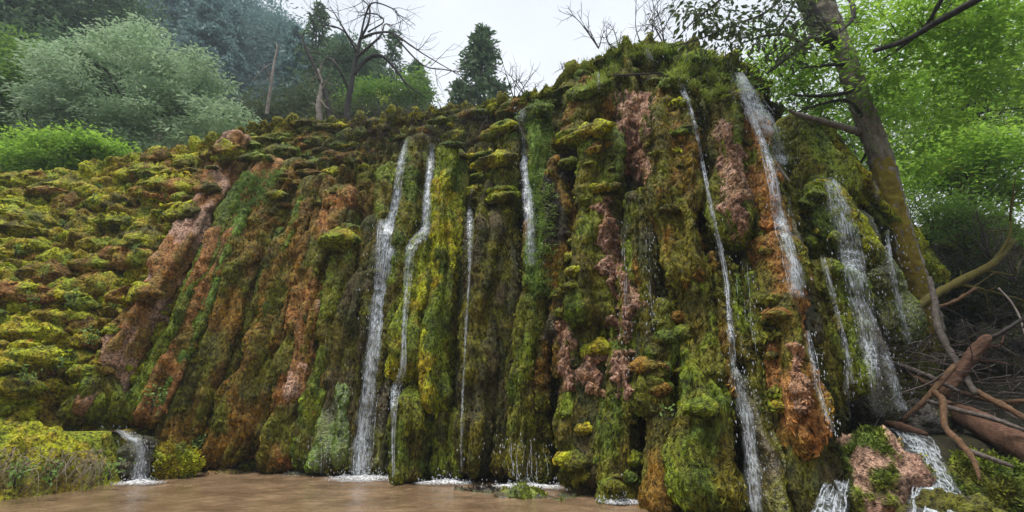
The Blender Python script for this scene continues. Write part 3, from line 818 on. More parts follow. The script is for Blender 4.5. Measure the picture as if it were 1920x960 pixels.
# ------------------------------------------------------------------ ground, pool
def low_z(x, y):
    pool = -.4 + .5 * sstep(3.5, 1.0, y)
    right = sstep(4.6, 6.6, x) * sstep(7.4, 9.6, y)
    zr = 1.05 + .42 * np.maximum(0, y - 11.8) + .32 * np.maximum(0, x - 10.5)
    z = pool * (1 - right) + zr * right
    lft = sstep(-9.5, -13, x) * sstep(6, 9, y)
    return z * (1 - lft) + 1.0 * lft
def ground_z(x, y):
    x = np.asarray(x, float); y = np.asarray(y, float)
    tz = np.interp(x, TOPX, TOPZ); ty = np.interp(x, TOPX, TOPY)
    k = sstep(.3, 2.2, y - ty)
    brg = x / np.maximum(y, 12.0)
    far = np.maximum(0, np.minimum(y, 120) - 20)
    far = 48 * (1 - np.exp(-far / 48))
    hi = tz - .9 + far * (.02 + 1.02 * sstep(-.28, -.85, brg)) + np.minimum(np.maximum(0, -x - 12), 30) * .2
    behind = np.maximum(0, -y - 4) * .85  # unseen rise behind the camera, added to block low sky light
    return low_z(x, y) * (1 - k) + hi * k + np.minimum(behind, 20)
gx = np.unique(np.concatenate([np.linspace(-130, -40, 14), np.linspace(-40, 30, 160), np.linspace(30, 110, 14)]))
gy = np.unique(np.concatenate([np.linspace(-70, -40, 10), np.linspace(-40, 60, 210), np.linspace(60, 130, 14)]))
X, Y = np.meshgrid(gx, gy, indexing='ij')
Z = ground_z(X, Y)
G = np.stack([X, Y, Z], -1).reshape(-1, 3)
G[:, 2] += .10 * fbm(G * .9, 3) * sstep(0.9, 1.3, G[:, 2])
ground = obj('ground', mesh_np('ground', G, grid_faces(len(gx), len(gy))), M['ground'])
tag(ground, 'dark forest floor and hillside behind the cliff', kind='structure')

wx = np.linspace(-16, 9.5, 420); wy = np.linspace(1.5, 15, 260)
X, Y = np.meshgrid(wx, wy, indexing='ij')
Wt = np.stack([X, Y, np.zeros_like(X)], -1).reshape(-1, 3)
wave = .010 * fbm(Wt * 1.6, 2) + .010 * fbm(Wt * np.array([3.2, 4.2, 1]) + 4, 2)
for (qx, qy, am, dec) in [(684, 900, .022, .9), (835, 908, .012, 1.4), (985, 915, .014, 1.2), (262, 908, .014, 1.3), (1165, 948, .010, 1.6)]:
    c_ = PZ(qx, qy, 0); r_ = np.hypot(Wt[:, 0] - c_[0], Wt[:, 1] - c_[1]) + .25 * fbm(Wt * .9 + qx, 2)
    wave += am * np.sin(r_ * 17) * np.exp(-r_ * dec)
Wt[:, 2] += wave
pool = obj('pool_water', mesh_np('pool_water', Wt, grid_faces(420, 260)), M['pool'])
tag(pool, 'shallow muddy brown pool below the cliff', kind='structure')
#PART2
# ------------------------------------------------------------------ left bank with its upper pool
def poly_dist(x, y, poly):
    """signed distance, positive inside"""
    pts = np.stack([x, y], 1); poly = np.asarray(poly); n = len(poly)
    d = np.full(len(pts), 1e9); ins = np.zeros(len(pts), bool)
    for i in range(n):
        a, b = poly[i], poly[(i + 1) % n]
        ab = b - a; t = np.clip(((pts - a) @ ab) / (ab @ ab), 0, 1)
        d = np.minimum(d, np.linalg.norm(pts - (a + t[:, None] * ab), axis=1))
        c = ((a[1] > pts[:, 1]) != (b[1] > pts[:, 1])) & (pts[:, 0] < (b[0] - a[0]) * (pts[:, 1] - a[1]) / (b[1] - a[1] + 1e-12) + a[0])
        ins ^= c
    return np.where(ins, d, -d)
sh = [PZ(-260, 1010, 0)[:2], PZ(0, 942, 0)[:2], PZ(90, 930, 0)[:2], PZ(165, 922, 0)[:2], PZ(238, 903, 0)[:2], P(246, 800, 12.3)[:2], np.array([-8.6, 14.0]), np.array([-17, 14.0]), np.array([-17, 6.0])]
bx = np.linspace(-16.5, -7.0, 190); by = np.linspace(6.5, 13.6, 150)
X, Y = np.meshgrid(bx, by, indexing='ij')
fx, fy = X.ravel(), Y.ravel()
q = np.stack([fx, fy, 0 * fx], 1)
d = poly_dist(fx, fy, sh) + .22 * fbm(q * 1.5, 3)
hz = np.minimum(.72 + .27 * np.maximum(0, d - .5), 1.12) + .40 * np.maximum(0, -fx - 10.6) * sstep(.6, 2.0, d)
z = -.5 + (hz + .5) * sstep(-.15, .8, d) ** .7 + (.20 * billow(q * 1.7, 2) + .06 * billow(q * 5, 2)) * sstep(-.1, .3, d)
pl = sstep(1.0, .6, np.hypot((fx + 9.75) / 1.0, (fy - 12.3) / .7))
z = np.maximum(z, 1.03 * sstep(2.0, 1.2, np.hypot((fx + 9.75) / 1.0, (fy - 12.3) / .7)) * sstep(-.05, .35, d) - .02)
z = np.where(d < -.1, -.5, z)
z = z * (1 - pl) + .88 * pl
BK = np.stack([fx, fy, z], 1)
BK[:, 1] -= .25 * sstep(.2, .8, z / 1.1) * sstep(.6, .1, d)
tk = tint_of(BK, 'lime', 31)
kb = sstep(-.05, .25, fbm(BK * 1.2 + 8, 3))[:, None]
tk = tk * (1 - .6 * kb) + tint_of(BK, 'green', 32) * .6 * kb
ke = (sstep(.55, .2, d) * sstep(-.2, .2, fbm(BK * 1.6 + 3, 2)))[:, None]
tk = tk * (1 - .7 * ke) + tint_of(BK, 'brown', 33) * .7 * ke
bank = obj('mossy_bank', mesh_np('mossy_bank', BK, grid_faces(190, 150), tint=tk, fuzz=np.where(pl > .3, 0, 1.0) * (z > .1)), M['moss'])
tag(bank, 'low mossy bank edged with dead grass beside the pool', kind='structure')
fronds(bank, 170, .085, 0.0)
a = np.linspace(0, 2 * np.pi, 40, endpoint=False)
rad = np.linspace(.05, 1, 8)
V = np.stack([np.outer(rad, np.cos(a) * .8) - 9.75, np.outer(rad, np.sin(a) * .55) + 12.3, np.full((8, 40), .975)], -1).reshape(-1, 3)
up = obj('upper_pool_water', mesh_np('upper_pool_water', V, grid_faces(8, 40, True)), M['pool'])
tag(up, 'small shallow pool held behind the mossy bank', kind='structure')

# ------------------------------------------------------------------ boulders
def boulder(name, label, px, py, Y, r, pal, pal2, mat, seed, lo=.5, dens=160, fuzz=1.0, cat='boulder', amp=.25):
    c = P(px, py, Y)
    nu, nv = 46, 72
    ph = np.linspace(.02, np.pi - .02, nu)[:, None]; th = np.linspace(0, 2 * np.pi, nv, endpoint=False)[None, :]
    U = np.stack([np.sin(ph) * np.cos(th), np.sin(ph) * np.sin(th), np.cos(ph) + 0 * th], -1).reshape(-1, 3)
    U = np.sign(U) * np.abs(U) ** .92
    V = U * np.array(r)
    V = V + U * (amp * r[0] * fbm(V / r[0] * 1.3 + seed, 3) + .1 * r[0] * billow(V / r[0] * 4 + seed, 2))[:, None]
    V = V + c
    t1 = tint_of(V, pal, seed); k = sstep(-lo * .3, .12, fbm(V * np.array([1.6, 1.6, 1.9]) + seed * 1.7, 2))[:, None]
    t = t1 * (1 - k) + tint_of(V, pal2, seed + 1) * k
    o = obj(name, mesh_np(name, V, grid_faces(nu, nv, True), tint=t, fuzz=(k[:, 0] > .5) * fuzz + 0.0), M[mat])
    tag(o, label, cat)
    F_ = grid_faces(nu, nv, True); g = np.random.default_rng(seed)
    fi = g.integers(0, len(F_), int(dens * 9 * r[0])); fi = fi[(k[F_[fi, 0], 0] > .45)]
    if fuzz >= .5 and len(fi):
        b_ = V[F_[fi]].mean(1); nr = (b_ - c) / np.array(r); nr /= np.linalg.norm(nr, axis=1)[:, None]
        b_ = np.repeat(b_, 8, 0); nr = np.repeat(nr, 8, 0); tt = np.repeat(t[F_[fi, 0]], 8, 0) * g.uniform(.4, 2.0, (len(b_), 1))
        Vq, Fq = leaf_quads(b_ + g.normal(0, .02, b_.shape), nr + g.normal(0, .6, b_.shape), g.normal(size=b_.shape), g.uniform(.04, .09, len(b_)), g.uniform(.018, .035, len(b_)))
        mo = obj('moss_fronds', mesh_np('moss_fronds', Vq, Fq, smooth=False, tint=np.repeat(tt, 4, 0)), M['moss_blade'], o); mo['kind'] = 'stuff'
    remember(V, F_)
    return o
boulder('boulder', 'salmon boulder streaked with green moss between two stream arms', 1652, 925, 8.3, (.58, .55, .88), 'rock', 'green', 'crust', 4, 0)
boulder('boulder', 'moss-covered low boulder beside the fallen log', 1868, 925, 8.4, (.66, .6, .46), 'olive', 'green', 'moss', 9, 2)
boulder('boulder', 'pale gravelly rock at the foot of the stream', 1790, 985, 7.4, (.55, .4, .35), 'grey', 'olive', 'crust', 12, -1, fuzz=.2)
boulder('boulder', 'bright green moss mound beside the small cascade', 322, 872, 12.4, (.52, .42, .42), 'green', 'lime', 'moss', 15, 2, dens=200)
boulder('boulder', 'dark flat rock just under the pool edge', 1005, 938, 9.9, (.75, .35, .12), 'dark', 'green', 'wet', 17, 0, dens=60)
boulder('boulder', 'small wet stone with a moss patch in the pool', 900, 925, 10.6, (.45, .25, .10), 'dark', 'grey', 'wet', 21, 0, dens=60)
boulder('boulder', 'dark wet ledge stone under the broken stub', 1700, 790, 10.4, (.9, .5, .35), 'grey', 'dark', 'wet', 25, 0, dens=60)
boulder('boulder', 'dim mossy rock on the slope behind the branches', 1860, 560, 15.5, (1.6, 1.2, 1.0), 'dark', 'olive', 'moss', 27, 0, dens=110)
boulder('boulder', 'mossy hump under the hanging brush', 1820, 470, 16.5, (1.5, 1.2, .9), 'olive', 'green', 'moss', 29, 0, dens=110)
boulder('boulder', 'dark rock beside the still backwater', 1890, 660, 13.8, (1.3, .8, .7), 'dark', 'grey', 'moss', 33, 0, dens=110)
boulder('boulder', 'dark wet stone under the small bank cascade', 258, 862, 12.0, (.34, .4, .5), 'dark', 'grey', 'wet', 41, 0, fuzz=0)
boulder('boulder', 'wet pebbly stone at the pool edge', 560, 893, 12.9, (.35, .2, .1), 'grey', 'dark', 'wet', 43, 0, fuzz=0)
boulder('boulder', 'brown stone at the shore below the broad curtain', 420, 888, 13.2, (.4, .25, .12), 'brown', 'grey', 'wet', 45, 0, fuzz=0)
FULL = BVHTree.FromPolygons(np.concatenate(ALLV).tolist(), np.concatenate(ALLF).tolist())

# ------------------------------------------------------------------ water
def smooth1(a, k):
    return np.convolve(np.pad(a, k, 'edge'), np.ones(2 * k + 1) / (2 * k + 1), 'valid')
def px_path(path, m):
    q = catmull(np.asarray(path, float), m)
    ts = []
    for x, y in q:
        tt = []
        for dx in (-7, 0, 7):
            h = FULL.ray_cast(camv, Vector(ray(x + dx, y)).normalized())
            if h[0] is not None: tt.append((Vector(h[0]) - camv).length)
        ts.append(.5 * min(tt) + .5 * float(np.median(tt)) if tt else np.nan)
    ts = np.array(ts)
    ok = ~np.isnan(ts)
    ts = np.interp(np.arange(m), np.arange(m)[ok], ts[ok])
    mn = np.array([ts[max(0, i - 2):i + 3].min() for i in range(m)])
    ts = smooth1(mn, 3) - .10
    D = np.stack([ray(x, y) / np.linalg.norm(ray(x, y)) for x, y in q])
    return np.array([0, 0, CAMZ]) + D * ts[:, None], q
OCT = np.array([[1, 0, 0], [-1, 0, 0], [0, 1, 0], [0, -1, 0], [0, 0, 1], [0, 0, -1]], float)
OCF = np.array([[0, 2, 4], [2, 1, 4], [1, 3, 4], [3, 0, 4], [2, 0, 5], [1, 2, 5], [3, 1, 5], [0, 3, 5]])
def drops(mb, C, rad, stretch):
    n = len(C)
    V = OCT[None] * rad[:, None, None] * np.stack([np.ones(n), np.ones(n), stretch], 1)[:, None] + C[:, None]
    F = OCF[None] + 6 * np.arange(n)[:, None, None]
    mb.add(V.reshape(-1, 3), F3=F.reshape(-1, 3))
def fall(label, path, wpx, n, seed, r=(.006, .018), veil=.0, ndrop=60, name='waterfall', spread=1.0, seglen=(.04, .22), cat='waterfall', mat='fall'):
    g = np.random.default_rng(seed)
    Lpx = np.sum(np.linalg.norm(np.diff(np.asarray(path, float), axis=0), axis=1))
    m = int(np.clip(Lpx / 6, 14, 120))
    C0, q = px_path(path, m)
    W = np.interp(np.linspace(0, 1, m), np.linspace(0, 1, len(wpx)), wpx)
    Wm = np.array([pxm(C0[i], W[i]) for i in range(m)])
    base = C0[-1].copy()
    root = empty(name, base, label, cat)
    rt = np.array([1.0, 0, 0]); ou = np.array([0, -1.0, 0])
    mb = MB()
    n = int(n * .7); r = (r[0] * .45, r[1] * .55)
    for k in range(n):
        L = g.uniform(*seglen) if g.random() < .93 else .6
        s0 = g.uniform(-.1, 1 - L * .6); s1 = min(1, s0 + L); s0 = max(0, s0)
        i0, i1 = int(s0 * (m - 1)), max(int(s1 * (m - 1)), int(s0 * (m - 1)) + 3)
        i1 = min(i1, m - 1); i0 = max(0, min(i0, i1 - 3))
        ii = np.arange(i0, i1 + 1)
        u0 = np.clip(g.normal(0, .27), -.6, .6)
        wob = fbm(np.stack([ii * .16, np.full(len(ii), seed + k * 3.3), np.zeros(len(ii))], 1), 2)
        lat = (u0 + .08 * wob * spread) * Wm[ii]
        pts = C0[ii] + rt * lat[:, None] + ou * (g.uniform(0, .08) + .03 * wob)[:, None]
        rr = g.uniform(*r) * (1 + .7 * fbm(np.stack([ii * .45, np.full(len(ii), seed + k * 1.7), np.ones(len(ii))], 1), 2))
        rr = np.clip(rr, .003, None) * np.minimum(1, np.minimum(np.arange(len(ii)) + .3, len(ii) - np.arange(len(ii)) - .7) / 2.5)
        tube(mb, pts, np.maximum(rr, .0015), 4)
    o = mb.build('water_strands', M[mat], root); o['kind'] = 'stuff'
    for lay in range(2 if veil > 0 else (0 if seglen != (.04, .22) else 1)):
        nv = 13
        u = np.linspace(-.5, .5, nv)
        wl = Wm * (1.0 if lay == 0 else .7) * (1 + .25 * fbm(np.stack([np.arange(m) * .12, np.full(m, seed * 2.0 + lay), np.zeros(m)], 1), 2))
        V = C0[:, None] + rt * (u[None] * wl[:, None] * 1.15 + (.05 * lay * wl)[:, None])[..., None] + ou * (.03 + .02 * lay + .05 * np.cos(u * np.pi)[None] + 0 * Wm[:, None])[..., None]
        V = V.reshape(-1, 3) + ou * (.03 * fbm(V.reshape(-1, 3) * np.array([9, 9, 2.5]) + lay * 7, 2))[:, None]
        ed = np.clip((.5 - np.abs(u)) * 3.2, 0, 1)[None] * np.clip(np.minimum(np.arange(m) + .5, m - np.arange(m)) / 3.0, 0, 1)[:, None]
        obj('water_veil', mesh_np('water_veil', V, grid_faces(m, nv), tint=np.repeat(ed.reshape(-1, 1), 3, 1)), M['veil'], root)
    if ndrop:
        mb = MB(); i = g.integers(0, m, ndrop)
        Cd = C0[i] + rt * (g.normal(0, .5, ndrop) * (Wm[i] + .06))[:, None] + ou * g.uniform(.0, .25, ndrop)[:, None] + np.array([0, 0, 1]) * g.uniform(-.1, .1, ndrop)[:, None]
        drops(mb, Cd, g.uniform(.004, .011, ndrop), g.uniform(1, 4, ndrop))
        o = mb.build('spray_drops', M['drop'], root); o['kind'] = 'stuff'
    return root
fall('tall white main fall pouring past the algae patch into the pool', [(730,412),(724,480),(714,560),(705,640),(694,720),(684,800),(676,892)], [44,40,36,34,32,34,40], 95, 1, (.008, .024), 1, 260)
fall('narrow upper chute feeding the main fall', [(764,264),(752,310),(746,360),(738,410),(732,440)], [12,16,16,22,30], 26, 2, (.006, .016), 1, 30)
fall('slim white chute beside the upper rib', [(812,270),(807,320),(802,370),(800,420),(796,440)], [10,16,18,18,20], 26, 3, (.006, .017), 1, 30)
fall('thin cascade sliding around the plump moss pillar', [(806,420),(785,450),(770,475),(764,540),(758,620),(755,690),(742,730),(738,800),(738,895)], [24,30,20,12,8,10,18,8,6], 34, 4, (.005, .013), 0, 60)
fall('thread of water under the tent-shaped moss roof', [(887,352),(881,390),(882,420),(880,520),(873,640),(868,760),(866,885)], [6,8,14,6,5,5,5], 16, 5, (.004, .010), 0, 50)
fall('sprinkling fall near the pale green strip', [(980,205),(978,240),(982,290),(986,330),(992,400),(998,500)], [14,18,18,18,20,22], 42, 6, (.004, .010), 1, 180, seglen=(.08, .25))
fall('thin zigzag stream running down from the crest', [(1274,158),(1282,178),(1292,200),(1302,240),(1312,290),(1322,340),(1334,400),(1350,470),(1362,540),(1368,620),(1374,690)], [14,10,9,10,8,8,9,10,12,12,12], 36, 7, (.005, .014), 0, 90)
fall('lower chute of the zigzag stream in the dark cleft', [(1374,690),(1384,720),(1396,770),(1404,820),(1410,880),(1416,958)], [14,26,30,26,30,36], 44, 8, (.006, .016), 1, 160)
fall('broad white cascade tumbling beside the leaning tree', [(1384,138),(1404,180),(1424,220),(1442,258),(1456,290),(1466,312)], [20,34,42,42,36,20], 90, 9, (.007, .020), 1, 160)
fall('lower arm of the broad cascade past the mossy bulge', [(1382,160),(1410,225),(1432,280),(1446,330),(1456,390),(1470,440),(1486,500),(1494,560)], [10,14,16,18,20,28,32,30], 46, 10, (.006, .015), 1, 120)
fall('veil fall in the dark recess behind the stub', [(1555,335),(1572,390),(1588,450),(1602,520),(1618,600),(1634,690),(1646,782)], [20,40,46,44,40,30,22], 60, 11, (.004, .012), 0, 260)
fall('stringy fall beside the tree foot', [(1640,440),(1655,500),(1668,560),(1682,620),(1695,670)], [70,70,60,60,50], 34, 12, (.004, .010), 0, 200, seglen=(.1, .35))
fall('thin strand on the mossy face beside the veil fall', [(1540,480),(1560,560),(1580,640),(1592,720)], [10,10,10,12], 14, 40, (.004, .010), 0, 60)
fall('long thread beside the tree foot', [(1660,430),(1672,520),(1690,600),(1702,650)], [8,10,10,14], 14, 41, (.004, .010), 0, 60)
fall('fanning strands low in the recess', [(1610,560),(1650,640),(1672,720),(1690,770)], [16,20,22,24], 22, 42, (.004, .010), 0, 90)
fall('fine trickle down the stepped pillar', [(1165,430),(1170,520),(1176,620),(1180,720)], [6,8,8,8], 10, 43, (.004, .008), 0, 60, seglen=(.05, .2))
fall('fine trickle between the two big pillars', [(1212,420),(1216,520),(1222,620)], [10,12,12], 10, 44, (.004, .008), 0, 60, seglen=(.05, .2))
fall('tiny chute beside the leaning trunk', [(1634,338),(1640,358),(1643,378)], [6,10,12], 10, 13, (.006, .013), 0, 10)
fall('slender trickle on the dark lower pillar', [(1510,620),(1522,680),(1530,730),(1548,780),(1562,810)], [10,12,8,8,8], 16, 14, (.005, .011), 0, 60)
fall('short spurt at the crest of the cliff', [(1212,92),(1216,104),(1220,114),(1234,120)], [8,10,12,12], 12, 15, (.006, .013), 0, 10)
fall('faint trickle below the grassy brow', [(1121,138),(1122,155),(1122,175)], [5,5,5], 6, 16, (.005, .010), 0, 8)
fall('thin drip line at the pillar corner', [(1583,690),(1586,740),(1588,780)], [8,8,8], 10, 17, (.005, .011), 0, 30)
fall('stringy drips falling into the pool centre', [(978,820),(980,860),(982,908)], [70,70,70], 18, 18, (.004, .009), 0, 90, seglen=(.4, .9))
fall('fine drips beside the main fall foot', [(600,820),(600,860),(598,890)], [40,40,40], 12, 19, (.004, .009), 0, 40, seglen=(.3, .8))
fall('spray trickles down the rusty pillar flank', [(1395,490),(1402,600),(1412,700)], [30,30,26], 14, 20, (.004, .008), 0, 60, seglen=(.1, .3))

def sheet_stream(label, pts, wid, name='stream', mat='stream', n=40, seed=1, cat='stream'):
    """water running over real points (world), widths in metres"""
    c, s, L, ww = resample(pts, .05, np.array(wid, float)[:, None]); ww = ww[:, 0]
    T = np.gradient(c, axis=0); T /= np.linalg.norm(T, axis=1)[:, None]
    B = np.cross(T, [0, -.3, 1.0]); B /= np.linalg.norm(B, axis=1)[:, None]
    nv = 15; u = np.linspace(-.5, .5, nv)
    V = (c[:, None] + B[:, None] * (u[None] * ww[:, None])[..., None])
    V[..., 2] += .05 * np.cos(u * np.pi)[None]
    V = V.reshape(-1, 3); V[:, 2] += .035 * fbm(V * 6 + seed, 3)
    root = empty(name, pts[-1], label, cat)
    obj('water_sheet', mesh_np('water_sheet', V, grid_faces(len(c), nv), tint=np.repeat(np.tile(np.clip((.5 - np.abs(u)) * 4, 0, 1), len(c))[:, None], 3, 1)), M[mat], root)
    g = np.random.default_rng(seed); mb = MB(); m = len(c)
    for k in range(n):
        i0 = g.integers(0, max(1, m - 6)); i1 = min(m - 1, i0 + g.integers(5, 16)); ii = np.arange(i0, i1 + 1)
        lat = (g.uniform(-.42, .42) + .06 * fbm(np.stack([ii * .2, np.full(len(ii), k * 2.2), np.zeros(len(ii))], 1), 2)) * ww[ii]
        pts2 = c[ii] + B[ii] * lat[:, None] + np.array([0, 0, .065])
        tube(mb, pts2, np.linspace(.006, .018, len(ii)) * g.uniform(.5, 1.1), 4)
    o = mb.build('water_strands', M['fall'], root); o['kind'] = 'stuff'
    return root
fall('small cascade spilling from the bank into the pool', [(228,806),(246,818),(262,835),(268,855),(264,880),(260,905)], [26,30,26,26,32,46], 60, 30, (.006, .014), 1, 90, name='cascade', cat='cascade')
sheet_stream('foaming stream racing down between the two boulders', [P(1620,792,10.6), P(1680,806,9.9), P(1716,826,9.2), P(1736,862,8.6), P(1752,905,8.0), P(1772,965,7.2), P(1780,1010,6.8)], [.5, .6, .55, .5, .55, .8, .9], n=120, seed=4)
sheet_stream('narrow stream arm between the cliff foot and salmon boulder', [P(1612,812,9.6), P(1596,850,9.0), P(1578,890,8.4), P(1562,940,7.8), P(1550,1000,7.2)], [.3, .3, .32, .4, .5], n=60, seed=5)
sheet_stream('little spill beyond the log end', [P(1908,868,8.6), P(1914,890,8.4), P(1922,920,8.2)], [.2, .25, .3], n=20, seed=6)

def foam(label, px, py, z, rx, ry, seed, nd=160):
    c = PZ(px, py, z) if z < 1.0 else P(px, py, 10.8)
    g = np.random.default_rng(seed)
    a = np.linspace(0, 2 * np.pi, 48, endpoint=False); rad = np.linspace(.02, 1, 12)
    X = np.outer(rad, np.cos(a)) * rx; Yv = np.outer(rad, np.sin(a)) * ry
    V = np.stack([X, Yv, np.zeros_like(X)], -1).reshape(-1, 3) + c
    rr = np.repeat(rad, 48)
    V[:, :2] += (V[:, :2] - c[:2]) * (.35 * fbm(V * 2.5 + seed, 2))[:, None]
    V[:, 2] += .02 + (.07 * (1 - rr) + .03 * billow(V * 12 + seed, 2) * (1 - rr * .8))
    root = empty('splash_foam', c, label, 'foam')
    o = obj('foam_sheet', mesh_np('foam_sheet', V, grid_faces(12, 48, True), tint=np.repeat(np.clip((1 - rr) * 2, 0, 1)[:, None], 3, 1)), M['foam'], root); o['kind'] = 'stuff'
    mb = MB(); t = g.uniform(0, 2 * np.pi, nd); q = g.uniform(0, 1, nd)
    C2 = c + np.stack([np.cos(t) * q * rx, np.sin(t) * q * ry, .03 + g.exponential(.09, nd) * (1.1 - q)], 1)
    drops(mb, C2, g.uniform(.006, .016, nd), g.uniform(.8, 1.6, nd))
    o = mb.build('foam_drops', M['drop'], root); o['kind'] = 'stuff'
foam('white splash foam where the main fall lands', 684, 900, 0, .95, .5, 1, 320)
foam('foam patch beside the standing moss pillar', 835, 908, 0, .7, .28, 2)
foam('foam line under the central drips', 990, 916, 0, 1.0, .3, 3, 220)
foam('small foam patch by the pool stones', 1165, 945, 0, .45, .22, 4)
foam('foam at the foot of the small bank cascade', 262, 908, 0, .55, .35, 5)
foam('froth where the recess fall hits the ledge', 1640, 790, 2, .6, .35, 6, 260)

# ------------------------------------------------------------------ trees
LM = {
 'pale': leaf_mat('pale_green_leaves', (.25, .38, .20), (.48, .60, .40), .35),
 'bright': leaf_mat('bright_green_leaves', (.17, .33, .035), (.36, .54, .07), .6),
 'mid': leaf_mat('mid_green_leaves', (.09, .19, .03), (.20, .32, .05), .5),
 'dim': leaf_mat('shaded_leaves', (.05, .075, .03), (.12, .155, .06), .4),  # darker leaf copy with shade put into its colour
 'needle': leaf_mat('evergreen_needles', (.06, .115, .055), (.16, .25, .115), .3),
 'haze_blue': leaf_mat('haze_blue_needles', (.095, .175, .175), (.22, .34, .31), .25),  # blue of distance haze put into the leaf colour
 'yellow': leaf_mat('yellow_leaves', (.38, .26, .03), (.5, .36, .05), .5),
 'lime': leaf_mat('lime_leaves', (.22, .32, .04), (.36, .42, .07), .5),
 'grass': leaf_mat('grass_blades', (.13, .22, .035), (.24, .33, .07), .3),
 'fern': leaf_mat('plant_leaves', (.13, .24, .05), (.24, .36, .09), .35),
}
def crown_leaves(clusters, per, sig, L, W, g, flat=.6, droop=.25, up=1.0):
    n = len(clusters); i = np.repeat(np.arange(n), per)
    off = g.normal(size=(len(i), 3)) * np.array([1, 1, flat]) * (np.asarray(sig)[i] if np.ndim(sig) else sig)[..., None] if np.ndim(sig) else g.normal(size=(len(i), 3)) * np.array([1, 1, flat]) * sig
    C = clusters[i] + off
    D = off + g.normal(size=off.shape) * .4 * (sig if np.ndim(sig) == 0 else 1) ; D[:, 2] -= droop * np.linalg.norm(D, axis=1)
    N = g.normal(size=off.shape) * .55; N[:, 2] += up
    k = np.exp(g.normal(0, .22, len(C)))
    return leaf_quads(C, D, N, L * k, W * k)
def ell_clusters(c, r, n, g, gap=.0, shell=2.4, nf=1.2, seed=0):
    out = []
    while sum(len(o) for o in out) < n:
        u = g.normal(size=(n * 2, 3)); u /= np.linalg.norm(u, axis=1)[:, None]
        u *= (g.random(n * 2) ** (1 / shell))[:, None]
        lob = 1 + .42 * fbm(u * 2.1 + seed, 3)
        p = c + u * r * lob[:, None]
        keep = fbm(p * nf / max(r[0], .5) * 2.2 + seed, 2) > gap
        out.append(p[keep])
    return np.concatenate(out)[:n]
def limb_to(mb, a, b, r0, r1, g, K=6, sag=.12):
    t = np.linspace(0, 1, 5)[:, None]
    L = np.linalg.norm(b - a)
    pts = a + (b - a) * t + np.array([0, 0, 1]) * (np.sin(t * np.pi) * sag * L) + np.concatenate([np.zeros((1, 3)), g.normal(0, .05 * L, (3, 3)), np.zeros((1, 3))])
    tube(mb, pts, np.linspace(r0, r1, 5), K)
def broad_tree(label, lobes, mat, base=None, per=60, nclus=260, L=.2, W=.09, sig=.45, flat=.6, gap=-.12, bark='bark_dark', tr=.18, name='broadleaf_tree', cat='tree', seed=1, group=None, limbs=18, shell=2.4, up=1.0, droop=.25):
    g = np.random.default_rng(seed)
    cl = []
    tot = sum(l[3] * l[4] for l in lobes)
    for (px, py, Y, wp, hp) in lobes:
        c = P(px, py, Y); rx = pxm(c, wp) / 2; rz = pxm(c, hp) / 2
        cl.append(ell_clusters(c, np.array([rx, min(rx, rz) * .9, rz]), max(6, int(nclus * wp * hp / tot)), g, gap, shell, seed=seed))
    cl = np.concatenate(cl)
    ctr = cl.mean(0)
    if base is None:
        base = np.array([ctr[0], ctr[1] + .3, 0]); base[2] = float(ground_z(base[0], base[1])) - .2
    base = np.asarray(base, float)
    root = empty(name, base, label, cat, group)
    mb = MB()
    top = ctr + np.array([0, 0, .2])
    mid = (base + top) / 2 + g.normal(0, .25, 3)
    tube(mb, np.array([base, mid, top]), [tr, tr * .75, tr * .35], 9, .15, 3, ds=.4)
    mb.build('trunk', M[bark], root)
    mb = MB()
    for k in g.choice(len(cl), min(limbs, len(cl)), replace=False):
        t = g.uniform(.35, .95); a = base * (1 - t) + top * t
        limb_to(mb, a, cl[k], tr * .35, tr * .06, g)
    o = mb.build('limbs', M[bark], root); o['kind'] = 'stuff'
    V, F = crown_leaves(cl, per, sig, L, W, g, flat, droop, up)
    o = obj('crown', mesh_np('crown', V, F, smooth=False), LM[mat], root); o['kind'] = 'stuff'
    return root
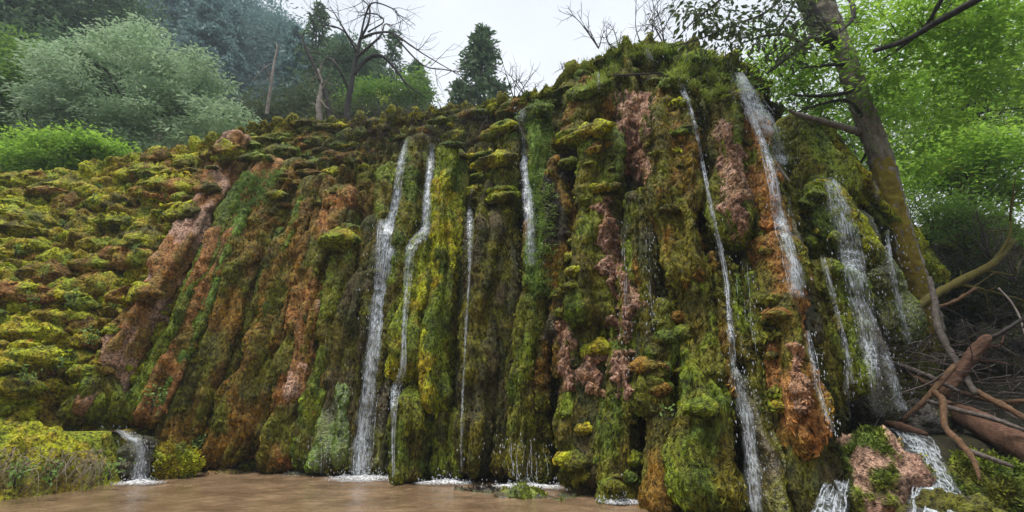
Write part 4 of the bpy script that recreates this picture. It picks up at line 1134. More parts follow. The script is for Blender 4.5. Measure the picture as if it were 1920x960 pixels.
def conifer(label, top, hpx_bottom, Y, wpx, mat='needle', seed=1, name='conifer_tree', nb=150, L=.42, W=.13, group=None, sparse=1.0):
    g = np.random.default_rng(seed)
    t = P(top[0], top[1], Y); b = P(hpx_bottom[0], hpx_bottom[1], Y)
    H = t[2] - b[2]; Rb = pxm(b, wpx) / 2
    gz = float(ground_z(b[0], Y)) - .3
    base = np.array([b[0], Y, min(gz, b[2] - .5)])
    root = empty(name, base, label, 'tree', group)
    mb = MB(); tube(mb, np.array([base, (base + t) / 2, t]), [max(.12, H * .018), max(.09, H * .012), .02], 8, .1, 3, ds=.5)
    mb.build('trunk', M['bark_dark'], root)
    mb = MB(); Cs, Ds = [], []
    for k in range(nb):
        f = (k + g.random()) / nb
        f = f ** .85
        z = b[2] + H * f
        ax = t[:2] * f + b[:2] * (1 - f)
        r = Rb * (1 - f) ** .75 * g.uniform(.45, 1.15) + .12
        a = g.uniform(0, 2 * np.pi)
        d = np.array([math.cos(a), math.sin(a), 0])
        s0 = np.array([ax[0], ax[1], z]); s1 = s0 + d * r + np.array([0, 0, r * g.uniform(-.28, .12)])
        tube(mb, np.array([s0, (s0 + s1) / 2 + [0, 0, .06 * r], s1]), [.025, .018, .008], 4)
        ns = int((14 + 26 * r) * sparse)
        tt = g.uniform(.15, 1.05, ns)[:, None]
        pp = s0 + (s1 - s0) * tt + g.normal(size=(ns, 3)) * np.array([.16, .16, .10]) * (.5 + .35 * r)
        Cs.append(pp); Ds.append(d * .7 + g.normal(size=(ns, 3)) * .6 + np.array([0, 0, -.25]))
    o = mb.build('boughs', M['bark_dark'], root); o['kind'] = 'stuff'
    Cs = np.concatenate(Cs); Ds = np.concatenate(Ds)
    N = g.normal(size=Cs.shape) * .6; N[:, 2] += .8
    k = np.exp(g.normal(0, .25, len(Cs)))
    V, F = leaf_quads(Cs, Ds, N, L * k, W * k)
    o = obj('crown', mesh_np('crown', V, F, smooth=False), LM[mat], root); o['kind'] = 'stuff'
    return root
def grow(mb, p, d, L, r, depth, g, bend=.35, nb=(2, 3), up=.1, K=6):
    n = 6; pts = [p]; dd = d / np.linalg.norm(d)
    for i in range(n):
        dd = dd + g.normal(0, bend * .35, 3) + np.array([0, 0, up * .2]); dd /= np.linalg.norm(dd)
        pts.append(pts[-1] + dd * L / n)
    pts = np.array(pts)
    tube(mb, pts, np.linspace(r, r * .45, n + 1), K if depth > 1 else 4)
    if depth <= 0: return
    for _ in range(g.integers(nb[0], nb[1] + 1)):
        i = g.integers(2, n + 1); nd = dd + g.normal(0, .75, 3)
        grow(mb, pts[i], nd, L * g.uniform(.5, .8), r * .5, depth - 1, g, bend, nb, up, K)

F1 = 'trees of the hazy forest slope'
conifer('tall dark evergreen filling the upper corner of the forest', (10,-160), (20,260), 31, 260, seed=1, nb=320, L=.55, W=.2, group=F1)
broad_tree('dark rounded evergreen above the pale tree', [(150,40,36,250,200),(60,110,34,180,160)], 'needle', per=70, nclus=330, L=.42, W=.16, sig=.75, seed=2, group=F1, flat=.45)
broad_tree('deep green tree standing low at the slope edge', [(30,190,25,170,190),(15,120,26,150,120)], 'mid', per=70, nclus=260, L=.26, W=.11, sig=.5, seed=3, group=F1, flat=.4)
broad_tree('big pale green tree with feathery rounded crown', [(260,180,23,330,230),(180,170,23.5,200,190),(370,210,22.5,140,150),(190,100,24,140,90),(290,265,22,260,80),(120,230,23.5,120,120),(120,130,23,110,100),(335,140,22.5,130,110),(250,85,23.5,150,80),(415,235,22,100,100),(200,225,22.3,190,110)], 'pale', per=105, nclus=430, L=.21, W=.085, sig=.34, seed=4, flat=.34, gap=.10, limbs=30, shell=4.5)
broad_tree('blue hazy evergreen mass rising behind the pale tree', [(370,70,66,220,260),(290,-10,68,200,160),(420,130,65,130,190)], 'haze_blue', per=85, nclus=460, L=.8, W=.3, sig=1.3, seed=5, group=F1, flat=.4)
broad_tree('far blue evergreen at the top of the slope', [(230,-30,80,260,180),(120,-80,74,260,180)], 'haze_blue', per=70, nclus=260, L=.9, W=.33, sig=1.7, seed=6, group=F1, flat=.4)
broad_tree('slim grey-green tree next to the pale dead trunk', [(490,110,68,90,240),(455,60,70,80,180)], 'haze_blue', per=70, nclus=240, L=.6, W=.22, sig=1.1, seed=7, group=F1)
broad_tree('rounded grey-green tree behind the dead trunk', [(540,130,60,100,200),(520,80,62,80,120)], 'haze_blue', per=60, nclus=220, L=.55, W=.2, sig=1.0, seed=8, group=F1)
conifer('slender spire of a conifer against the white sky', (597,4), (600,215), 38, 105, 'needle', 9, nb=130, L=.42, W=.13, group=F1, sparse=.55)
broad_tree('dense shaded tree under the bare arching boughs', [(655,125,37,90,110),(640,190,36,120,90)], 'needle', per=60, nclus=190, L=.32, W=.12, sig=.5, seed=10, group=F1)
conifer('thin dark conifer among the arching branches', (738,55), (740,215), 34, 75, 'needle', 11, nb=90, L=.34, W=.11, group=F1, sparse=.5)
broad_tree('low green thicket tree at the ridge', [(700,190,30,110,80),(770,180,31,70,90)], 'mid', per=50, nclus=150, L=.24, W=.10, sig=.4, seed=12, group=F1)
conifer('lone dark conifer standing on the ridge', (905,50), (897,205), 30, 118, 'needle', 13, nb=150, L=.36, W=.12, sparse=.85)
conifer('small young conifer at the foot of the lone conifer', (862,150), (858,205), 29, 60, 'needle', 14, nb=50, L=.28, W=.10, sparse=.7)
broad_tree('bright green shrub at the foot of the pale tree', [(90,285,19,200,80),(40,310,18.5,150,60),(180,285,19.5,120,60)], 'bright', per=60, nclus=260, L=.15, W=.07, sig=.26, seed=15, flat=.5, tr=.06, name='shrub', cat='shrub')
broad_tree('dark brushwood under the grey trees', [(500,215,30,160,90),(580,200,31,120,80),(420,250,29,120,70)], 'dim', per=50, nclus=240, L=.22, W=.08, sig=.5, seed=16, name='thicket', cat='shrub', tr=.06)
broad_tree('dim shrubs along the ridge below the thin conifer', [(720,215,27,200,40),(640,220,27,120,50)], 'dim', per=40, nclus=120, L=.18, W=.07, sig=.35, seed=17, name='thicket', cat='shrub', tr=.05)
broad_tree('dark broadleaf tree filling the gap above the shrub', [(70,230,28,170,140),(130,130,30,120,140)], 'needle', per=60, nclus=220, L=.3, W=.12, sig=.6, seed=18, group=F1)

for k, (tx, ty, by, Y, wd, lb) in enumerate([(60,-40,230,44,200,'broad evergreen behind the deep green tree'), (185,-60,170,50,190,'evergreen crown above the pale tree top'), (330,-50,150,58,170,'hazy conifer high on the slope'), (440,20,240,56,130,'hazy conifer beside the grey-green trees'), (395,-20,200,52,150,'blue-green conifer close behind the pale tree'),
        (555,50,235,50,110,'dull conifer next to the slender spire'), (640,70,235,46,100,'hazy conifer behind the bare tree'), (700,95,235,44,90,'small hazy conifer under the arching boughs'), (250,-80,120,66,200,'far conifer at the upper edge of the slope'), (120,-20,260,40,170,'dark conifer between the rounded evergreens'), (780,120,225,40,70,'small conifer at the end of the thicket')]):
    conifer(lb, (tx, ty), (tx + 4, by), Y, wd, 'haze_blue' if Y > 45 else 'needle', 200 + k, nb=int(150 + wd), L=.011 * Y, W=.0042 * Y, group=F1, sparse=.8)  # far conifers get the leaf colour with haze painted in

def wood(name, label, path, wpx, mat, cat='branch', K=12, rough=.34, rf=11, ds=.07, group=None, twigs=0, seed=1):
    pts = np.array([P(*p) for p in path]); rr = [pxm(p, ww * .8) / 2 for p, ww in zip(pts, np.interp(np.linspace(0, 1, len(pts)), np.linspace(0, 1, len(wpx)), wpx))]
    mb = MB(); tube(mb, pts, rr, K, rough, rf, ds=ds)
    if not twigs:
        o = mb.build(name, M[mat]); return tag(o, label, cat, group)
    root = empty(name, pts[0], label, cat, group)
    mb.build('stem', M[mat], root)
    g = np.random.default_rng(seed); mt = MB()
    for k in range(twigs):
        t = g.uniform(.3, 1) * (len(pts) - 1); i = min(int(t), len(pts) - 2); a = pts[i] + (pts[i + 1] - pts[i]) * (t - i)
        d = (pts[i + 1] - pts[i]); d = d / np.linalg.norm(d) + g.normal(0, .8, 3)
        grow(mt, a, d, np.linalg.norm(pts[-1] - pts[0]) * g.uniform(.15, .4), rr[-1] * .7, 1, g, K=4)
    o = mt.build('twigs', M[mat], root); o['kind'] = 'stuff'
    return root
wood('dead_trunk', 'pale slim dead trunk against the blue trees', [(500,215,28),(508,160,28),(514,120,28),(521,85,28)], [8,7,5,3], 'bark_pale', 'tree', twigs=5, seed=2)
wood('dead_trunk', 'whitish snag standing on the ridge', [(601,240,24),(598,200,24),(603,160,24),(596,130,24)], [12,14,9,5], 'bark_pale', 'tree', twigs=5, seed=3)
wood('dead_trunk', 'dark bent trunk leaning over the white snag', [(618,235,24),(612,185,24),(592,130,24),(575,95,24),(566,68,24)], [11,10,8,7,4], 'bark_dark', 'tree', twigs=4, seed=4)
def bare_tree():
    root = empty('bare_tree', P(652, 240, 25), 'bare dark tree with branches arching over the ridge', 'tree')
    g = np.random.default_rng(77); Y = 25
    mb = MB()
    tube(mb, np.array([P(650,245,Y), P(652,200,Y), P(660,150,Y), P(668,110,Y), P(676,70,Y)]), [.19, .17, .15, .12, .09], 9, .15, 4, ds=.25)
    mb.build('trunk', M['bark_dark'], root)
    arcs = [([(662,140),(690,110),(715,105),(740,128),(765,160),(800,185)], .15), ([(668,108),(695,85),(715,65),(722,45),(740,50)], .10), ([(674,75),(690,45),(693,15),(680,0),(665,-10)], .08),
            ([(676,72),(705,62),(735,62),(770,85),(800,105),(860,140)], .09), ([(670,100),(648,60),(630,30),(618,10)], .07), ([(676,70),(685,30),(700,5),(740,18),(745,28)], .07),
            ([(672,90),(640,55),(610,48),(590,50)], .05), ([(690,60),(720,40),(700,25),(670,30)], .05), ([(735,62),(790,120),(830,130),(860,135)], .05), ([(655,170),(630,120),(612,110),(600,140),(620,180)], .08)]
    for pts, r in arcs:
        b = MB(); q = np.array([P(x, y, Y + g.uniform(-.8, .8)) for x, y in pts]); q[0] = P(pts[0][0], pts[0][1], Y)
        tube(b, q, np.linspace(r, .02, len(q)), 6, .1, 5, ds=.2)
        b.build('bough', M['bark_dark'], root)
    mt = MB()
    for pts, r in arcs:
        q = np.array([P(x, y, Y) for x, y in pts])
        for k in range(7):
            t = g.uniform(.8, len(q) - 1); i = min(int(t), len(q) - 2); a = q[i] + (q[i + 1] - q[i]) * (t - i)
            grow(mt, a, (q[i + 1] - q[i]) / np.linalg.norm(q[i + 1] - q[i]) + g.normal(0, .7, 3), g.uniform(.8, 2.2), .022, 1, g, K=4)
    o = mt.build('twigs', M['bark_dark'], root); o['kind'] = 'stuff'
bare_tree()
def sapling(label, px, py, Y, h, mat, n, seed, L=.11, bare=False, name='sapling', spread=.5, stems=4, wood_m='bark_dark', sr=.012, group=None):
    g = np.random.default_rng(seed); b = P(px, py, Y); b = b - np.array([0, 0, .1])
    root = empty(name, b, label, 'sapling' if name == 'sapling' else 'plant', group)
    mb = MB(); tips = []
    for k in range(stems):
        e = b + np.array([g.normal(0, spread * h), g.normal(0, spread * h * .5), h * g.uniform(.6, 1.0)])
        m = (b + e) / 2 + g.normal(0, .08 * h, 3)
        q = catmull(np.array([b, m, e]), 9); tube(mb, q, np.linspace(sr, sr * .3, 9), 5); tips.append(q[3:])
        if bare:
            for _ in range(4): grow(mb, q[g.integers(3, 8)], g.normal(size=3) + (e - b) / h * .8, h * .35, sr * .5, 1, g, K=4)
    o = mb.build('stems', M[wood_m], root); o['kind'] = 'stuff'
    if not bare:
        tips = np.concatenate(tips); C2 = tips[g.integers(0, len(tips), n)] + g.normal(0, .07 * h + .02, (n, 3))
        N = g.normal(size=(n, 3)) * .5; N[:, 2] += .7; N[:, 1] -= .5
        V, F = leaf_quads(C2, g.normal(size=(n, 3)) + np.array([0, -.3, .1]), N, L * np.exp(g.normal(0, .25, n)), L * .55)
        o = obj('leaves', mesh_np('leaves', V, F, smooth=False), LM[mat], root); o['kind'] = 'stuff'
    return root
sapling('yellow-leaved sprig before the bare tree', 722, 195, 22, .9, 'lime', 60, 1, .16)
sapling('small yellow-green sprig at the ridge edge', 680, 240, 19, .9, 'lime', 40, 2, .13)
for k, (x, y, Y, h, lb) in enumerate([(1122,85,12.6,1.3,'bare forked twig on the grassy crest'), (1205,88,12.4,2.2,'tall bare shoot with a bent stem on the crest'), (1160,88,12.5,.9,'short twiggy shoot on the crest'),
        (1072,140,13.4,.7,'bare twigs beside the crest shoulder'), (965,185,14.6,1.6,'thin bare shrub next to the lone conifer'), (1245,80,12.3,2.0,'arching bare shoot by the crest spurt'), (985,175,14.4,.9,'low curled bramble at the ridge')]):
    sapling(lb, x, y, Y, h, None, 0, 20 + k, bare=True, name='bare_shrub', stems=4, spread=.35, sr=.02)
def brush():
    g = np.random.default_rng(5); mb = MB()
    for k in range(330):
        x = g.uniform(600, 900); y = g.uniform(205, 300) - (x - 600) * .06
        p, nn = hit(x, y, FULL)
        if p is None: continue
        d = np.array([g.normal(0, 1), g.normal(0, .4) - .3, g.uniform(-.1, .8)])
        grow(mb, p, d, g.uniform(.4, 1.3), .009, 1 if k % 3 else 0, g, .5, (1, 2), -.3, 4)
    o = mb.build('dry_brush', M['wood_grey']); tag(o, 'tangle of grey dry twigs lying along the mossy ridge', 'brushwood', kind='stuff')
brush()
def grass(name, label, poly, n, L, W, mat, seed, droop=.5, tree=None):
    g = np.random.default_rng(seed); Cs = []
    xs = [q[0] for q in poly]; ys = [q[1] for q in poly]
    while len(Cs) < n:
        x, y = g.uniform(min(xs), max(xs)), g.uniform(min(ys), max(ys))
        if not inpoly(x, y, poly): continue
        if fbm(np.array([[x * .02, y * .03, seed]]), 2)[0] < -.12 and g.random() < .85: 
            n -= 1; continue
        p, nn = hit(x, y, FULL)
        if p is None: n -= 1; continue
        for k in range(7): Cs.append(p + g.normal(0, .05, 3))
    Cs = np.array(Cs); m = len(Cs)
    D = g.normal(size=(m, 3)) * np.array([.6, .4, .25]) + np.array([0, -.45, .9 - droop])
    N = g.normal(size=(m, 3)) * .4 + np.array([0, -.6, .6])
    V, F = leaf_quads(Cs, D, N, L * np.exp(g.normal(0, .3, m)), W)
    o = obj(name, mesh_np(name, V, F, smooth=False), mat); tag(o, label, 'grass', kind='stuff')
grass('crest_grass', 'soft green grass growing over the cliff crest', [(1090,110),(1160,82),(1240,90),(1330,100),(1400,150),(1330,190),(1270,150),(1180,120),(1110,175)], 5000, .16, .016, LM['lime'], 3)
grass('brow_fern', 'fresh green ferny growth on the upper cliff', [(990,200),(1030,190),(1040,560),(1005,560)], 2600, .12, .025, LM['grass'], 4, .9)
grass('slope_fern', 'light green ferny patch on the rusty slope', [(455,330),(530,320),(500,380),(440,400)], 1500, .12, .03, LM['fern'], 5, .6)
#PART3
# ------------------------------------------------------------------ leaning tree beside the cascade
def main_tree():
    base = P(1735, 600, 12.3)
    root = empty('leaning_tree', base, 'large leaning tree with ochre moss on its trunk above the cascade', 'tree')
    tp = [(1742,620,12.5),(1722,545,12.3),(1690,440,12.1),(1652,300,12.0),(1618,205,11.9),(1585,110,11.8),(1548,10,11.7),(1520,-90,11.6)]
    wp = [50,43,40,40,38,36,33,28]
    pts = np.array([P(*t) for t in tp]); rr = np.array([pxm(p, ww) / 2 for p, ww in zip(pts, wp)])
    mb = MB(); tube(mb, pts, rr, 30, .16, 5, ds=.05); mb.build('trunk', M['bark'], root)
    # moss sleeve on the cascade side of the lower trunk
    i0, i1 = pts[1], pts[3]
    c, s_, L, r2 = resample(pts[0:4], .05, rr[0:4][:, None]); r2 = r2[:, 0]
    th = np.linspace(R(125), R(290), 16)
    T = np.gradient(c, axis=0); T /= np.linalg.norm(T, axis=1)[:, None]
    A = np.cross(T, [0, 1, 0]); A /= np.linalg.norm(A, axis=1)[:, None]; Bv = np.cross(T, A)
    if A[0][0] < 0: A = -A
    Bv = np.where(Bv[:, 1:2] < 0, -Bv, Bv)
    edge = .5 + .5 * np.sin(np.linspace(0, np.pi, 16))
    top = np.clip((1 - s_) * 6, 0, 1) ** .5
    V = c[:, None] + (r2[:, None] * (1.0 + .10 * top[:, None] * edge[None] - .06 * (edge[None] < .55)))[..., None] * (np.cos(th)[None, :, None] * A[:, None] + np.sin(th)[None, :, None] * Bv[:, None])
    V = V.reshape(-1, 3); n_ = (V - np.repeat(c, 16, 0)); n_ /= np.linalg.norm(n_, axis=1)[:, None]
    V += n_ * (.035 * billow(V * 6, 2))[:, None]
    tcol = np.full((len(V), 3), (.25, .165, .025)) * (1 + .5 * fbm(V * 3, 2))[:, None]
    o = obj('trunk_moss', mesh_np('trunk_moss', V, grid_faces(len(c), 16), tint=np.clip(tcol, .01, .5), fuzz=np.ones(len(V))), M['trunk_moss'], root)
    g = np.random.default_rng(42)
    boughs = [([(1612,248,12.0),(1585,240,11.6),(1545,228,11.3),(1500,216,11.0),(1478,206,10.8)], [15,13,11,9,5]),
              ([(1568,90,11.8),(1540,60,11.6),(1520,25,11.5),(1500,-15,11.4),(1480,-70,11.3)], [30,30,28,26,22]),
              ([(1548,70,11.7),(1520,72,11.4),(1490,95,11.2),(1460,120,11.0),(1438,138,10.8)], [16,13,11,8,3]),
              ([(1500,80,11.2),(1470,65,11.0),(1430,68,10.8),(1395,80,10.6)], [8,6,5,2]),
              ([(1590,120,11.8),(1550,122,11.4),(1500,128,11.1)], [8,6,2]),
              ([(1620,160,11.8),(1580,175,11.4),(1530,180,11.1),(1480,178,11.0)], [10,8,6,2]),
              ([(1625,230,11.9),(1590,190,11.5),(1540,195,11.3),(1490,212,11.0)], [8,6,5,2]),
              ([(1570,-10,11.7),(1640,95,10.6),(1700,75,9.8),(1760,40,9.2),(1850,-10,8.4)], [4,9,10,12,13]),
              ([(1640,120,11.5),(1680,95,10.5),(1730,55,9.8),(1765,0,9.2),(1790,-40,9)], [3,5,6,8,8]),
              ([(1590,-20,11.5),(1600,30,11),(1575,60,10.6)], [10,8,2]),
              ([(1645,250,12.0),(1600,330,12.3),(1580,360,12.4)], [5,4,2])]
    for k, (b, ww) in enumerate(boughs):
        q = np.array([P(*t) for t in b]); rw = [pxm(p, x_) / 2 for p, x_ in zip(q, ww)]
        if k in (7,): q, rw = q[1:], rw[1:]
        mb = MB(); tube(mb, q, rw, 10, .15, 7, ds=.06); mb.build('bough', M['bark_dark'] if k != 0 else M['bark'], root)
    mt = MB()
    for b, ww in boughs:
        q = np.array([P(*t) for t in b])
        for k in range(9):
            t = g.uniform(.6, len(q) - 1); i = min(int(t), len(q) - 2); a = q[i] + (q[i + 1] - q[i]) * (t - i)
            grow(mt, a, (q[i + 1] - q[i]) / np.linalg.norm(q[i + 1] - q[i]) + g.normal(0, .6, 3), g.uniform(.4, 1.1), .011, 1, g, K=4)
    o = mt.build('twigs', M['bark_dark'], root); o['kind'] = 'stuff'
    # bright sprays: layered, mostly horizontal
    cl = []
    for (px, py, Y, wp_, hp, n) in [(1520,110,12.5,240,160,80),(1560,220,13,200,110,34),(1480,150,12.2,150,70,26),(1700,60,11,260,170,70),(1800,20,10,300,140,60),(1660,330,13.5,170,110,26),(1740,200,12.5,180,200,50),(1870,110,10.5,220,200,60),(1620,20,12.5,120,80,28),(1640,150,11.2,60,110,14)]:
        c = P(px, py, Y); rx = pxm(c, wp_) / 2; rz = pxm(c, hp) / 2
        cl.append(ell_clusters(c, np.array([rx, 1.1, rz]), n, g, -.15, 3, seed=px))
    cl = np.concatenate(cl)
    V, F = crown_leaves(cl, 34, .26, .165, .062, g, .14, .22, 1.5)
    o = obj('crown', mesh_np('crown', V, F, smooth=False), LM['bright'], root); o['kind'] = 'stuff'
    # larger leaves hanging over the crest, shade put into their dark colour
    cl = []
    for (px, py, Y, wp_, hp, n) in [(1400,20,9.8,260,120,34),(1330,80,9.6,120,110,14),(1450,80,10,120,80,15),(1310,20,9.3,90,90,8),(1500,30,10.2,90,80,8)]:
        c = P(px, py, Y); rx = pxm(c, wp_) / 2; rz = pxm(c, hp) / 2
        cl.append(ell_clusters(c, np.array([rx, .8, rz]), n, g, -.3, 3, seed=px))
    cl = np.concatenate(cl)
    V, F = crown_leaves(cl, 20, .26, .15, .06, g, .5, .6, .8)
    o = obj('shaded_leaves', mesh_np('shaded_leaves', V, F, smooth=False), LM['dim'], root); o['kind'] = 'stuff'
    mb = MB()
    for b in ([(1500,-40,10.6),(1440,20,10),(1380,45,9.7),(1320,70,9.5),(1255,90,9.4)], [(1420,-60,9.6),(1350,0,9.4),(1300,40,9.3),(1262,80,9.2)], [(1500,-20,10.4),(1470,40,10.2),(1430,70,10.1)]):
        q = np.array([P(*t) for t in b]); tube(mb, q, np.linspace(.035, .008, len(q)), 6, .1, 6, ds=.1)
    o = mb.build('bough', M['bark_dark'], root)
    V, F = crown_leaves(np.array([P(1640, y, 11.6) + g.normal(0, .1, 3) for y in np.linspace(70, 260, 16)]), 22, .16, .10, .035, g, 1.2, .5, .6)
    o = obj('trunk_sprouts', mesh_np('trunk_sprouts', V, F, smooth=False), LM['fern'], root); o['kind'] = 'stuff'
main_tree()
F2 = 'green trees on the slope beyond the leaning tree'
broad_tree('tall bright tree closing the view above the log pile', [(1830,190,18,330,260),(1900,60,18,260,220),(1740,120,19,240,220)], 'bright', base=P(1830,560,18.5), per=40, nclus=330, L=.23, W=.09, sig=.48, flat=.13, gap=.05, seed=31, shell=3.2, up=1.4, tr=.14, group=F2, limbs=30)
broad_tree('lower bright green tree with layered sprays over the brush', [(1870,310,15.5,260,160),(1780,300,16,200,120)], 'bright', base=P(1800,500,16), per=40, nclus=240, L=.19, W=.075, sig=.42, flat=.13, gap=.04, seed=32, shell=3.2, up=1.4, tr=.10, group=F2, limbs=26)
broad_tree('thin-leaved tree behind the mossy trunk', [(1640,300,22,260,220),(1540,240,24,220,200)], 'mid', base=P(1660,500,22), per=40, nclus=230, L=.20, W=.08, sig=.5, flat=.25, gap=.02, seed=33, shell=3, up=1.4, tr=.14, group=F2)
broad_tree('far pale tree glimpsed through the green canopy', [(1800,250,30,500,380)], 'lime', base=P(1800,480,30), per=45, nclus=320, L=.3, W=.12, sig=.8, flat=.3, gap=.03, seed=34, shell=2, up=1.2, tr=.2, group=F2)
broad_tree('small shrub with a few orange-yellow leaves', [(1800,330,15.5,90,70)], 'yellow', base=P(1795,450,15.6), per=10, nclus=22, L=.13, W=.06, sig=.2, seed=35, name='shrub', cat='shrub', tr=.03, limbs=12)
broad_tree('dull green shrub hanging above the dead branches', [(1840,420,14,200,110),(1750,400,14.8,120,100)], 'mid', base=P(1830,540,14.5), per=36, nclus=150, L=.11, W=.045, sig=.26, flat=.4, seed=36, name='shrub', cat='shrub', tr=.04, limbs=30, up=1)
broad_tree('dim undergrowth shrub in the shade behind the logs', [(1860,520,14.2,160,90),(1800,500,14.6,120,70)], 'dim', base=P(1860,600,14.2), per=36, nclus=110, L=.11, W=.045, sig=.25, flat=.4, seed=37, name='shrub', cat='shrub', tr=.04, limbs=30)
for k, (x, y, Y, h, lb) in enumerate([(1740,470,15,2.4,'multi-stemmed sapling with dark bare stems behind the trunk'), (1850,470,13.5,1.3,'grey bare brush beside the dull green shrub'), (1900,520,12.5,1.4,'tangle of bare grey stems above the log pile'), (1760,520,14,1.2,'thin bare stems by the mossy branch')]):
    sapling(lb, x, y, Y, h, None, 0, 60 + k, bare=True, name='bare_shrub', stems=9, spread=.35, sr=.02, wood_m='wood_grey' if k else 'bark_dark')

# ------------------------------------------------------------------ fallen wood
W = wood
W('fallen_log', 'thick stripped reddish log lying across the stream corner', [(1770,765,10.4),(1830,790,9.6),(1890,822,8.9),(1990,870,8.0)], [40,56,64,76], 'wood_pink', 'log', K=24, rough=.1, rf=9)
W('broken_stub', 'broken pinkish stub propped upright in the branches', [(1768,742,10.0),(1800,698,9.9),(1828,662,9.8),(1848,638,9.7),(1854,630,9.7)], [20,25,27,24,12], 'wood_pink', 'log', K=24, rough=.4, rf=10, twigs=2, ds=.04)
W('fallen_branch', 'smooth grey limb curving down to the stub', [(1742,520,10.8),(1752,560,10.6),(1758,610,10.4),(1778,655,10.2),(1800,690,10.0),(1830,740,9.7)], [10,14,16,16,15,12], 'wood_grey', K=12)
W('fallen_branch', 'mossy branch slanting up from behind the grey limb', [(1700,590,11.4),(1755,552,11.4),(1810,522,11.3),(1860,495,11.2),(1900,450,11.2)], [22,20,18,16,14], 'wood_moss', K=12, twigs=4)
W('fallen_branch', 'pale short branch pointing up beside the mossy one', [(1745,580,11.0),(1790,565,10.8),(1830,540,10.6)], [8,9,7], 'wood_orange')
W('fallen_branch', 'crooked orange branch dangling over the mossy boulder', [(1752,735,9.2),(1768,752,9.0),(1772,800,8.7),(1800,830,8.2),(1825,862,7.9),(1838,900,7.7)], [14,15,13,15,12,6], 'wood_orange', K=12)
W('fallen_branch', 'orange limb crossing behind the stub', [(1690,790,9.8),(1730,755,9.6),(1765,715,9.5),(1790,685,9.5)], [9,12,14,12], 'wood_orange')
W('fallen_branch', 'long dark stick reaching toward the recess fall', [(1640,672,10.6),(1690,686,10.3),(1740,705,10.0),(1800,735,9.6)], [9,11,12,10], 'wood_grey')
W('fallen_branch', 'brown stick below the long dark one', [(1690,690,10.4),(1725,712,10.1),(1760,728,9.9)], [10,13,14], 'wood_orange')
W('fallen_branch', 'dark slim pole lying along the reddish log', [(1740,752,9.4),(1800,770,9.0),(1860,785,8.7),(1925,808,8.3)], [9,11,11,10], 'wood_grey')
W('fallen_branch', 'orange pole running out of view above the log', [(1810,720,10.0),(1850,745,9.6),(1890,765,9.2),(1950,800,8.8)], [10,14,14,14], 'wood_orange')
W('fallen_branch', 'second orange pole with a forked tip', [(1800,735,10.3),(1860,752,10.0),(1930,752,9.8)], [9,12,11], 'wood_orange', twigs=2)
W('fallen_branch', 'dark wet stick across the mossy boulder', [(1788,835,8.4),(1830,850,8.1),(1880,868,7.9),(1900,875,7.8)], [9,12,10,8], 'wood_grey')
W('fallen_branch', 'flat splintered plank of bark over the ledge water', [(1660,792,9.6),(1690,800,9.4),(1740,815,9.2)], [12,18,8], 'wood_pink')
W('fallen_branch', 'thin pale twig arching against the dark slope', [(1872,540,10.5),(1895,565,10.4),(1912,595,10.3),(1925,640,10.2)], [4,4,4,3], 'bark_pale')
W('fallen_branch', 'dark limb rising out of view above the stub', [(1845,640,9.8),(1880,622,9.6),(1930,590,9.4)], [12,9,8], 'bark_dark', twigs=4)
W('fallen_branch', 'straight thin stick leaning through the pile', [(1680,740,9.8),(1740,720,9.6),(1770,700,9.4)], [4,5,4], 'wood_grey')
W('fallen_branch', 'stick lodged in the broad cascade', [(1432,280,11.0),(1452,305,10.8),(1470,330,10.6),(1485,345,10.5)], [9,12,10,6], 'bark_pale')
W('fallen_branch', 'thin dark stick lying on the upper moss shelf', [(1150,142,11.4),(1190,140,11.3),(1240,137,11.3)], [3,4,3], 'bark_dark')
def litter():
    g = np.random.default_rng(9); mb = MB()
    for k in range(240):
        x, y = g.uniform(1660, 1930), g.uniform(560, 800)
        a = P(x, y, g.uniform(9.6, 11.6) if y > 640 else g.uniform(11.5, 13))
        d = np.array([g.normal(), g.normal() * .5, g.normal() * .45])
        grow(mb, a, d, g.uniform(.3, 1.1), g.uniform(.005, .016), 1 if k % 3 == 0 else 0, g, .35, (1, 2), 0, 4)
    o = mb.build('twig_litter', M['wood_grey']); tag(o, 'tangled small sticks heaped around the fallen logs', 'twigs', kind='stuff')
litter()
V = np.array([P(1740, 720, 11.6), P(1990, 720, 11.6), P(1990, 640, 14.5), P(1760, 640, 14.5)]); V[:, 2] = 1.55
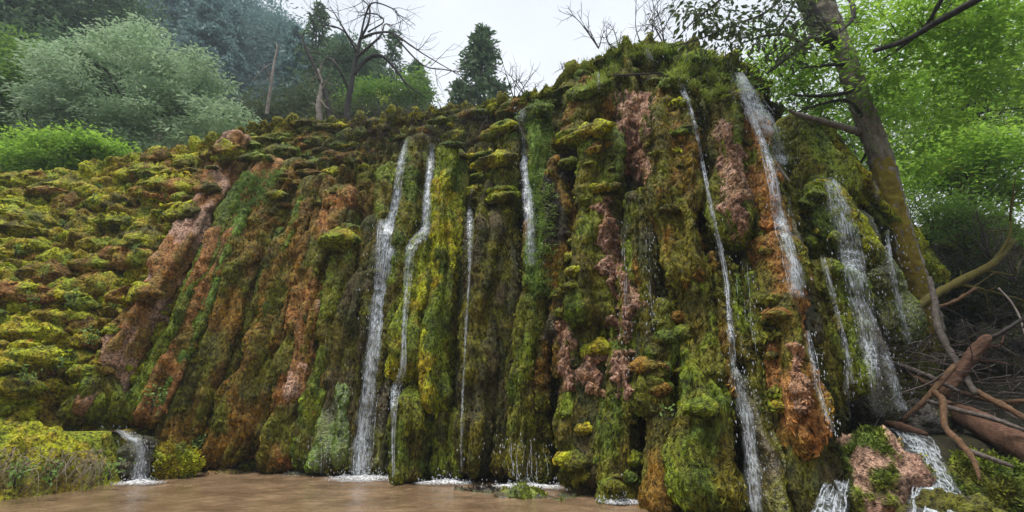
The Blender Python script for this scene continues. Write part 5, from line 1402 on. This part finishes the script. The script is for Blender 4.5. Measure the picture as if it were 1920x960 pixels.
# ------------------------------------------------------------------ small plants and dead grass
for k, (x, y, Y, h, n, lb) in enumerate([(285,770,12.2,.75,60,'leafy light-green plant climbing beside the upper pool'), (80,515,None,.35,26,'small pale-leaved plant on the sunny moss slope'), (60,565,None,.3,24,'little green plant between moss cushions'), (170,640,None,.45,60,'dark-leaved seedling in the damp hollow of the slope'),
        (55,715,None,.4,40,'low weed near the bank end'), (1258,782,None,.28,14,'tiny bright seedling on the dark moss lumps'), (205,890,10.6,.4,40,'weed growing at the waterline of the bank'), (95,895,9.6,.4,50,'bushy weed among the dead roots'), (30,905,9.3,.45,60,'leafy weed at the bank corner'), (175,375,None,.35,26,'grey-green plant near the slope brow'), (370,830,None,.3,30,'small plant beside the bright moss mound'),
        (30,470,None,.3,30,'sprig of leaves in a fold of the yellow slope'), (140,560,None,.35,40,'spreading weed in the dark fold beside the slope cushions'), (215,575,None,.3,30,'weed hanging below the rusty ridge foot'), (120,420,None,.25,24,'little seedling high on the yellow slope'), (255,470,None,.3,30,'green weed at the valley beside the ridge'), (105,690,None,.4,50,'clump of broad leaves near the upper pool'), (190,350,None,.25,20,'small sprig under the slope brow'), (270,330,None,.3,26,'leafy sprig near the ridge top')]):
    if Y is None:
        p, _ = hit(x, y, FULL); Y = p[1] - .12
    sapling(lb, x, y, Y, h, 'fern', n, 80 + k, .085, name='leafy_plant', stems=5, spread=.3, sr=.008)
def roots():
    g = np.random.default_rng(19); mb = MB()
    for k in range(170):
        x = g.uniform(-20, 200); y = 838 + g.uniform(0, 45)
        t = (x + 20) / 240
        a = P(x, y, 9.35 + 1.5 * t + g.uniform(-.1, .5) - (y - 830) * .004)
        d = np.array([g.normal(0, .6), -.5 + g.normal(0, .3), g.uniform(-.9, .4)])
        grow(mb, a, d, g.uniform(.25, .75), .007, 1 if k % 4 == 0 else 0, g, .6, (1, 2), -1.2, 4)
    o = mb.build('dead_grass', M['straw']); tag(o, 'dead grass and pale roots draped over the bank edge', 'dead grass', kind='stuff')
roots()
grass('bank_grass', 'short green grass on the low mossy bank', [(0,800),(90,790),(200,820),(150,850),(0,850)], 10, .2, .015, LM['grass'], 8)

# ------------------------------------------------------------------ haze
bpy.context.view_layer.update()
HZTOP = max((o.matrix_world @ Vector(c)).z for o in scene.objects if o.type == 'MESH' for c in o.bound_box) + 1.5
print('HAZE TOP', HZTOP)
hx0, hx1, hy0, hy1, hz0, hz1 = -131, 111, -71, 131, -3.0, HZTOP
V = np.array([[x, y, z] for z in (hz0, hz1) for y in (hy0, hy1) for x in (hx0, hx1)], float)
F = np.array([[0, 2, 3, 1], [4, 5, 7, 6], [0, 1, 5, 4], [2, 6, 7, 3], [0, 4, 6, 2], [1, 3, 7, 5]])
mh = newmat('haze_air'); t_, n_, l_ = nodes(mh)
ho = n_.new('ShaderNodeOutputMaterial'); pv = n_.new('ShaderNodeVolumePrincipled')
pv.inputs['Color'].default_value = (.76, .88, 1.0, 1); pv.inputs['Absorption Color'].default_value = (.9, .95, 1, 1); pv.inputs['Density'].default_value = .0010; pv.inputs['Anisotropy'].default_value = .1
l_.new(pv.outputs[0], ho.inputs['Volume'])
haze = obj('haze', mesh_np('haze', V, F, smooth=False), mh)
tag(haze, 'thin bluish mist filling the valley air', kind='stuff')
